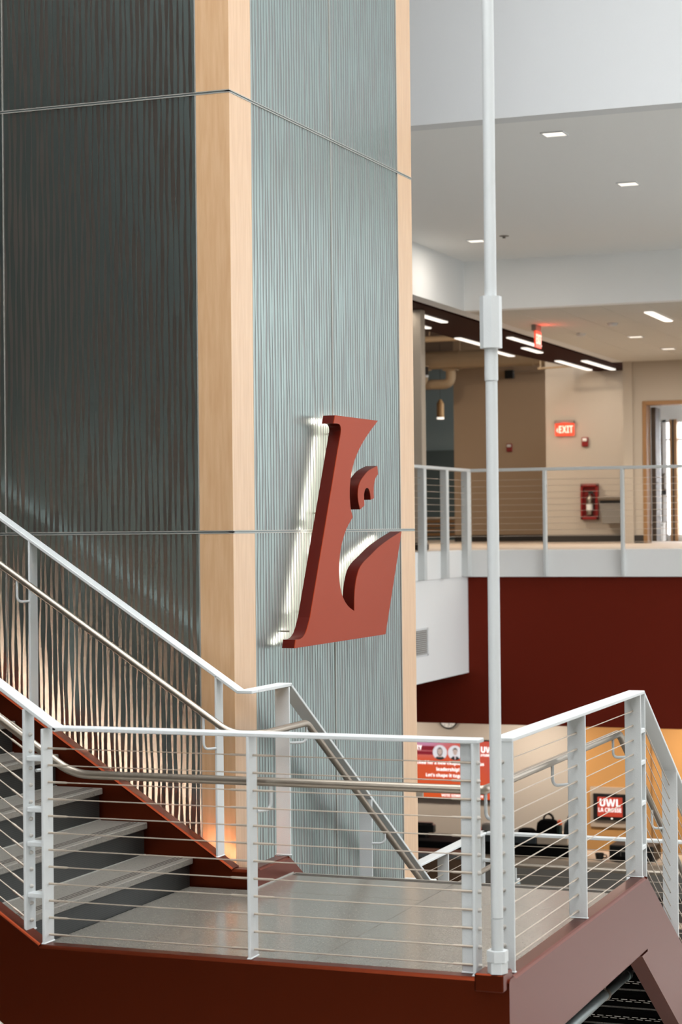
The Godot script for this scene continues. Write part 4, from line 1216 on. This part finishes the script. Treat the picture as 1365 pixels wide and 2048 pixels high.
	part("grip", B().tube(fillet([V(-8.19, 2.65, -38.45), V(-8.19, 2.65, -38.36), V(-8.19, 2.95, -38.36), V(-8.19, 2.95, -38.45)], 0.04), 0.018, 8), M.door_dark, o)
	part("lock", B().box(V(-8.23, 2.55, -38.45), V(-8.15, 2.66, -38.40), 0.008), M.black, o)

func portrait(im: Image, cx: int, cy: int, r: int, man: bool) -> void:
	for y in range(cy - r, cy + r + 1):
		for x in range(cx - r, cx + r + 1):
			var d := Vector2(x - cx, y - cy) / float(r)
			if d.length() > 1.0:
				continue
			var c := Color(0.93, 0.92, 0.93)
			if d.y > 0.45 and absf(d.x) < 0.25 + (d.y - 0.45) * 1.3:
				c = Color(0.13, 0.17, 0.18)
				if man and absf(d.x) < 0.10 + (0.7 - d.y) * 0.3:
					c = Color(0.85, 0.75, 0.76)
				if not man and d.y < 0.62 and absf(d.x) < 0.34:
					c = Color(0.86, 0.74, 0.70)
			var f := Vector2(d.x / 0.30, (d.y + 0.12) / 0.44).length()
			var hair := Vector2(d.x / (0.34 if man else 0.40), (d.y + (0.28 if man else 0.10)) / (0.42 if man else 0.60)).length()
			if hair < 1.0 and not (man and d.y > -0.2):
				c = Color(0.50, 0.44, 0.42)
			if f < 1.0 and d.y > -0.42:
				c = Color(0.83, 0.73, 0.69)
				if absf(absf(d.x) - 0.12) < 0.05 and absf(d.y + 0.15) < 0.025:
					c = Color(0.35, 0.30, 0.30)
				if absf(d.x) < 0.11 and absf(d.y - 0.12) < 0.025:
					c = Color(0.70, 0.48, 0.46)
			im.set_pixel(x, y, c)

func build_reception() -> void:
	# wide screen
	var x0 := -10.74
	var x1 := -9.06
	var y0 := -2.30
	var y1 := -1.355
	var o := thing("wall_screen", "wide red and orange screen with two portraits on the beige reception wall", "screen", V(-9.9, -1.83, -29.98))
	part("body", B().box(V(x0, y0, -30.0), V(x1, y1, -29.94), 0.006), M.black, o)
	var im := Image.create(640, 360, false, Image.FORMAT_RGB8)
	for y in 360:
		for x in 640:
			var u := x / 640.0
			var v := y / 360.0
			var c := Color(0.86, 0.34, 0.24).lerp(Color(0.88, 0.35, 0.14), v)
			var pk := clampf(1.2 - Vector2((u - 0.30) * 1.5, v * 1.8).length() * 1.9, 0.0, 1.0)
			c = c.lerp(Color(0.80, 0.55, 0.68), pk)
			var rt := clampf((u - 0.72) * 2.4 - absf(v - 0.35) * 0.5, 0.0, 1.0)
			c = c.lerp(Color(0.79, 0.33, 0.34), rt)
			im.set_pixel(x, y, c)
	for y in range(38, 92):
		for x in range(20, 262 - (92 - y) / 3 + 8):
			if y > 70 or y < 66:
				im.set_pixel(x, y, Color(0.55, 0.08, 0.16))
	portrait(im, 288, 76, 46, false)
	portrait(im, 386, 76, 46, true)
	var sc := StandardMaterial3D.new()
	sc.resource_name = "screen_print"
	sc.albedo_color = Color(0.1, 0.1, 0.1)
	sc.roughness = 0.3
	sc.emission_enabled = true
	sc.emission = Color(1, 1, 1)
	sc.emission_operator = BaseMaterial3D.EMISSION_OP_MULTIPLY
	sc.emission_texture = ImageTexture.create_from_image(im)
	sc.emission_energy_multiplier = 0.5
	var q := B()
	q.uvquad(V(x0 + 0.02, y1 - 0.02, -29.938), V(x1 - 0.02, y1 - 0.02, -29.938), V(x1 - 0.02, y0 + 0.02, -29.938), V(x0 + 0.02, y0 + 0.02, -29.938), Vector3(0, 0, 1))
	part("display", q, sc, o)
	var zt := -29.935
	words("HISTORY", 0.10, V(-10.46, -1.50, zt), 0.0, M.screen_white, o, "lettering", 0.9)
	words("Excited for a new chapter of campus", 0.069, V(-9.85, -1.73, zt), 0.0, M.screen_white, o, "lettering", 0.98)
	words("leadership!", 0.072, V(-9.85, -1.83, zt), 0.0, M.screen_white, o)
	words("Let's shape it together", 0.068, V(-9.85, -1.925, zt), 0.0, M.screen_white, o)
	words("VOTE SOMEONE 4/7 - 4/9", 0.058, V(-9.62, -2.235, zt), 0.0, M.screen_white, o)
	words("UWL", 0.125, V(-9.18, -1.505, zt), 0.0, M.screen_white, o)
	words("STUDENTS", 0.05, V(-9.19, -1.59, zt), 0.0, M.screen_white, o)
	area(V(-9.9, -1.83, -29.92), Basis(Vector3.UP, PI), Vector2(1.6, 0.9), Color(1.0, 0.45, 0.35), 0.3, o)
	# clock
	var c := V(-9.85, -1.04, -29.99)
	o = thing("wall_clock", "round black-rimmed clock partly hidden above the wide screen", "clock", c)
	var t := Basis(Vector3.RIGHT, PI / 2)
	var face := B().tube([c + V(0, 0, -0.01), c + V(0, 0, 0.02)], 0.142, 32)
	part("face", face, M.clear_white, o)
	var rim := []
	for k in 33:
		rim.append(c + V(cos(TAU * k / 32.0) * 0.148, sin(TAU * k / 32.0) * 0.148, 0.015))
	part("rim", B().tube(rim, 0.013, 8, false), M.black, o)
	for k in 12:
		var a := TAU * k / 12.0
		part("mark", B().tube([c + V(cos(a), sin(a), 0) * 0.105 + V(0, 0, 0.021), c + V(cos(a), sin(a), 0) * 0.125 + V(0, 0, 0.021)], 0.004, 5), M.black, o)
	part("hand", B().tube([c + V(0, 0, 0.024), c + V(0.02, -0.10, 0.024)], 0.004, 5), M.black, o)
	part("hand", B().tube([c + V(0, 0, 0.026), c + V(0.06, 0.04, 0.026)], 0.005, 5), M.black, o)
	# small screen on the orange wall
	o = thing("small_screen", "small black-framed screen on a pale panel on the orange wall", "screen", V(-7.27, -2.3, -29.98))
	part("wall_panel", B().box(V(-7.585, -2.63, -30.0), V(-6.965, -2.015, -29.975), 0.004), M.stone_pale, o)
	part("bezel", B().box(V(-7.53, -2.515, -29.975), V(-7.02, -2.115, -29.94), 0.006), M.black, o)
	var red := glow("screen_red", Color(0.66, 0.22, 0.15), 0.45)
	part("display", B().box(V(-7.46, -2.46, -29.94), V(-7.075, -2.165, -29.936)), red, o)
	words("UWL", 0.155, V(-7.27, -2.25, -29.934), 0.0, M.screen_white, o)
	words("LA CROSSE", 0.085, V(-7.27, -2.36, -29.934), 0.0, M.screen_white, o, "lettering", 0.85)
	part("sensor", B().tube([V(-7.24, -2.488, -29.94), V(-7.24, -2.488, -29.935)], 0.012, 10), M.lamp_white, o)
	# desk
	o = thing("reception_desk", "long reception desk with dark top bands and pale ledge below the maroon wall", "desk", V(-7, GR, -27.8))
	part("front_panel", B().box(V(-8.8, GR, -28.3), V(-3, -2.82, -27.5), 0.01), M.grey_panel, o)
	part("ledge", B().box(V(-8.8, -2.82, -28.4), V(-3, -2.73, -27.45), 0.01), M.stone_pale, o)
	part("raised_front", B().box(V(-8.8, -2.73, -28.2), V(-7.32, -2.54, -27.6), 0.005), M.soft_black, o)
	part("raised_top", B().box(V(-8.8, -2.54, -28.2), V(-7.76, -2.44, -27.55), 0.01), M.stone_dark, o)
	part("raised_top", B().box(V(-7.756, -2.54, -28.2), V(-7.30, -2.44, -27.55), 0.01), M.stone_pale, o)
	part("wing_front", B().box(V(-12.5, GR, -28.2), V(-8.81, -2.80, -27.5), 0.01), M.desk_wood, o)
	part("wing_band", B().box(V(-12.5, -2.80, -28.2), V(-8.81, -2.74, -27.49)), M.blue_band, o)
	part("wing_band", B().box(V(-12.5, -2.74, -28.2), V(-8.81, -2.665, -27.49)), M.pink_band, o)
	part("wing_top", B().box(V(-12.5, -2.665, -28.2), V(-8.81, -2.56, -27.48), 0.01), M.soft_black, o)
	# things on the desk
	o = thing("desk_monitor", "black monitor back standing on the dark desk wing beside the tower", "monitor", V(-9.6, -2.56, -27.9))
	part("screen_back", B().box(V(-10.1, -2.5, -27.95), V(-9.39, -2.385, -27.85), 0.01), M.black, o)
	part("stand", B().box(V(-9.8, -2.56, -27.95), V(-9.5, -2.5, -27.8), 0.005), M.black, o)
	part("speaker_bar", B().box(V(-9.75, -2.385, -27.93), V(-9.42, -2.355, -27.87), 0.008), M.black, o)
	bag(V(-7.66, -2.44, -27.85), V(0.36, 0.22, 0.2), "black bag with loop handles on the raised desk top", M.soft_black, "shoulder_bag")
	bag(V(-7.36, -2.44, -27.95), V(0.2, 0.2, 0.18), "dark teal bag at the pale end of the raised desk top", M.dark_teal, "shoulder_bag")
	bag(V(-7.98, -2.44, -27.85), V(0.26, 0.08, 0.18), "low flat black pouch on the dark desk top", M.soft_black, "pouch")
	bag(V(-8.55, -2.44, -27.85), V(0.22, 0.14, 0.18), "grey-brown bundle on the dark desk top near the pole", M.grey_panel, "pouch")
	c = V(-7.45, -2.44, -27.68)
	o = thing("water_bottle", "dark green water bottle with bright orange cap on the desk", "bottle", c)
	part("body", B().lathe([Vector2(0, 0), Vector2(0.036, 0), Vector2(0.038, 0.01), Vector2(0.038, 0.15), Vector2(0.026, 0.175), Vector2(0, 0.175)], c, 18), M.bottle_green, o)
	part("cap", B().lathe([Vector2(0.03, 0.17), Vector2(0.032, 0.175), Vector2(0.032, 0.22), Vector2(0.02, 0.235), Vector2(0, 0.235)], c, 18), M.cap_orange, o)
	o = thing("desk_printer", "dark printer with a small lit panel on the pale ledge", "printer", V(-6.4, -2.73, -27.8))
	part("body", B().box(V(-6.72, -2.73, -28.1), V(-6.09, -2.51, -27.6), 0.015), M.black, o)
	part("tray", B().box(V(-6.66, -2.70, -27.6), V(-6.15, -2.66, -27.5), 0.005), M.soft_black, o)
	part("panel_frame", B().box(V(-6.56, -2.68, -27.6), V(-6.40, -2.57, -27.59), 0.003), M.grey_panel, o)
	part("panel_glass", B().box(V(-6.545, -2.665, -27.592), V(-6.415, -2.60, -27.585)), M.black, o)
	o = thing("cup", "small black cup on the pale desk ledge", "cup", V(-6.87, -2.73, -27.65))
	part("body", B().lathe([Vector2(0, 0), Vector2(0.05, 0), Vector2(0.065, 0.09), Vector2(0.058, 0.09), Vector2(0.045, 0.01), Vector2(0, 0.01)], V(-6.87, -2.73, -27.65), 16), M.black, o)
	part("handle", B().tube(fillet([V(-6.81, -2.66, -27.65), V(-6.77, -2.66, -27.65), V(-6.77, -2.70, -27.65), V(-6.82, -2.70, -27.65)], 0.02), 0.008, 6), M.black, o)
	c = V(-6.30, GR, -21.5)
	o = thing("floor_stanchion", "white round-topped floor post before the reception desk", "post", c)
	part("shaft", B().lathe([Vector2(0.035, 0.0), Vector2(0.035, 1.15), Vector2(0, 1.15)], c, 16), M.white_paint, o)
	part("cap", B().lathe([Vector2(0.0, 1.14), Vector2(0.05, 1.15), Vector2(0.06, 1.20), Vector2(0.045, 1.25), Vector2(0, 1.265)], c, 16), M.pipe_grey, o)
	part("base", B().lathe([Vector2(0.12, 0.0), Vector2(0.12, 0.015), Vector2(0.03, 0.03), Vector2(0, 0.03)], c, 20), M.white_paint, o)
	# lamps added to light the reception, hidden from here by the maroon bulkhead
	for x in [-11.0, -8.4, -5.8]:
		downlight(V(x, -0.662, -28.9), 0.3, "added unseen downlight over the reception, " + ("before the dark desk wing" if x < -10.0 else ("before the wide screen" if x < -8.0 else "before the orange wall")), 3.3, Color(1.0, 0.95, 0.9), "added reception lamps")

func bag(at: Vector3, s: Vector3, label: String, m: Material, called: String) -> void:
	var o := thing(called, label, "bag", at, "bags on the desk")
	var b := B()
	# slumped body: stacked rounded sections
	var prof := [[0.0, 0.96], [0.15, 1.0], [0.45, 0.98], [0.75, 0.86], [0.93, 0.62], [1.0, 0.30]]
	var seg := 16
	for i in prof.size() - 1:
		for k in seg:
			var q: Array[Vector3] = []
			for w in [[i, k], [i, k + 1], [i + 1, k + 1], [i + 1, k]]:
				var a: float = TAU * w[1] / seg
				var ca := cos(a)
				var sa := sin(a)
				var ex := signf(ca) * pow(absf(ca), 0.6)
				var ez := signf(sa) * pow(absf(sa), 0.6)
				var wob := 1.0 + 0.06 * sin(a * 3.0 + w[0] * 1.7)
				q.append(at + V(ex * s.x * 0.5 * prof[w[0]][1] * wob, s.y * prof[w[0]][0], ez * s.z * 0.5 * prof[w[0]][1]))
			var n := (q[1] - q[0]).cross(q[3] - q[0]).normalized()
			var mid := (q[0] + q[2]) * 0.5 - (at + V(0, s.y * 0.4, 0))
			if n.dot(mid) < 0:
				n = -n
			b.quad(q[0], q[1], q[2], q[3], n)
	for k in seg:
		var a := TAU * k / seg
		var a2 := TAU * (k + 1) / seg
		b.tri(at + V(0, s.y * 1.02, 0), at + V(cos(a) * s.x * 0.15, s.y, sin(a) * s.z * 0.15), at + V(cos(a2) * s.x * 0.15, s.y, sin(a2) * s.z * 0.15), Vector3.UP)
	part("body", b, m, o)
	if s.y > 0.15:
		for k in [-1.0, 1.0]:
			var h := []
			for i in 9:
				var a := PI * i / 8.0
				h.append(at + V(cos(a) * s.x * 0.2, s.y * 0.92 + sin(a) * 0.09, k * s.z * 0.15))
			part("handle", B().tube(h, 0.009, 6), m, o)

func build_underside() -> void:
	var o := thing("conduit", "grey metal conduit strapped under the landing side beam", "conduit", V(-2.6, -0.55, -10.0))
	part("pipe", B().tube([V(-2.60, -0.555, -11.05), V(-2.60, -0.555, -8.2)], 0.028, 14), M.pipe_grey, o)
	part("strap", B().tube([V(-2.60, -0.555, -10.56), V(-2.60, -0.555, -10.53)], 0.034, 14), M.steel, o)
	part("hanger", B().tube([V(-2.60, -0.55, -10.545), V(-2.60, -0.2, -10.545)], 0.006, 6), M.steel, o)
	part("coupling", B().tube([V(-2.60, -0.555, -11.08), V(-2.60, -0.555, -11.02)], 0.034, 14), M.pipe_grey, o)
	part("hanger", B().tube([V(-2.60, -0.55, -8.6), V(-2.60, -0.2, -8.6)], 0.006, 6), M.steel, o)
	o = thing("brace", "dark flat brace running under the treads of the lower flight", "brace", V(-3.2, -0.8, -11.8))
	part("bar", B().bar(V(-3.1, -0.42, -10.7), V(-3.1, -0.42 - SD * 2.0, -12.7), 0.06, 0.05), M.soft_black, o)

func _ready() -> void:
	# camera
	var cam := Camera3D.new()
	cam.name = "camera"
	add_child(cam)
	cam.position = Vector3(0, 1.95, 0)
	cam.rotation = Vector3(0.00851126, 0.369760626, -0.0100683)
	cam.near = 0.05
	cam.far = 200.0
	var fov := 2.0 * atan(1024.0 / 4016.75)
	var at := CameraAttributesPhysical.new()
	at.frustum_focal_length = 12.0 / tan(fov / 2.0)
	at.exposure_aperture = 2.6
	at.frustum_focus_distance = 11.6
	cam.attributes = at
	cam.fov = rad_to_deg(fov)
	# sky and exposure
	var env := Environment.new()
	var sm := ProceduralSkyMaterial.new()
	sm.sky_top_color = Color(0.875, 0.882, 0.888)
	sm.sky_horizon_color = Color(0.925, 0.929, 0.932)
	sm.ground_bottom_color = Color(0.50, 0.50, 0.48)
	sm.ground_horizon_color = Color(0.66, 0.67, 0.66)
	var sky := Sky.new()
	sky.sky_material = sm
	env.background_mode = Environment.BG_SKY
	env.sky = sky
	env.background_energy_multiplier = 5.0
	env.tonemap_mode = Environment.TONE_MAPPER_LINEAR
	env.tonemap_exposure = 1.78
	env.sdfgi_enabled = true
	env.ssao_enabled = true
	env.ssil_enabled = true
	var we := WorldEnvironment.new()
	we.environment = env
	add_child(we)

	make_materials()
	build_shell()
	build_tower()
	build_landing()
	build_upper_flight()
	build_lower_flight()
	build_lower_landing()
	build_guards()
	build_handrails()
	build_pole()
	build_letter()
	build_balcony()
	build_upper_things()
	build_reception()
	build_underside()
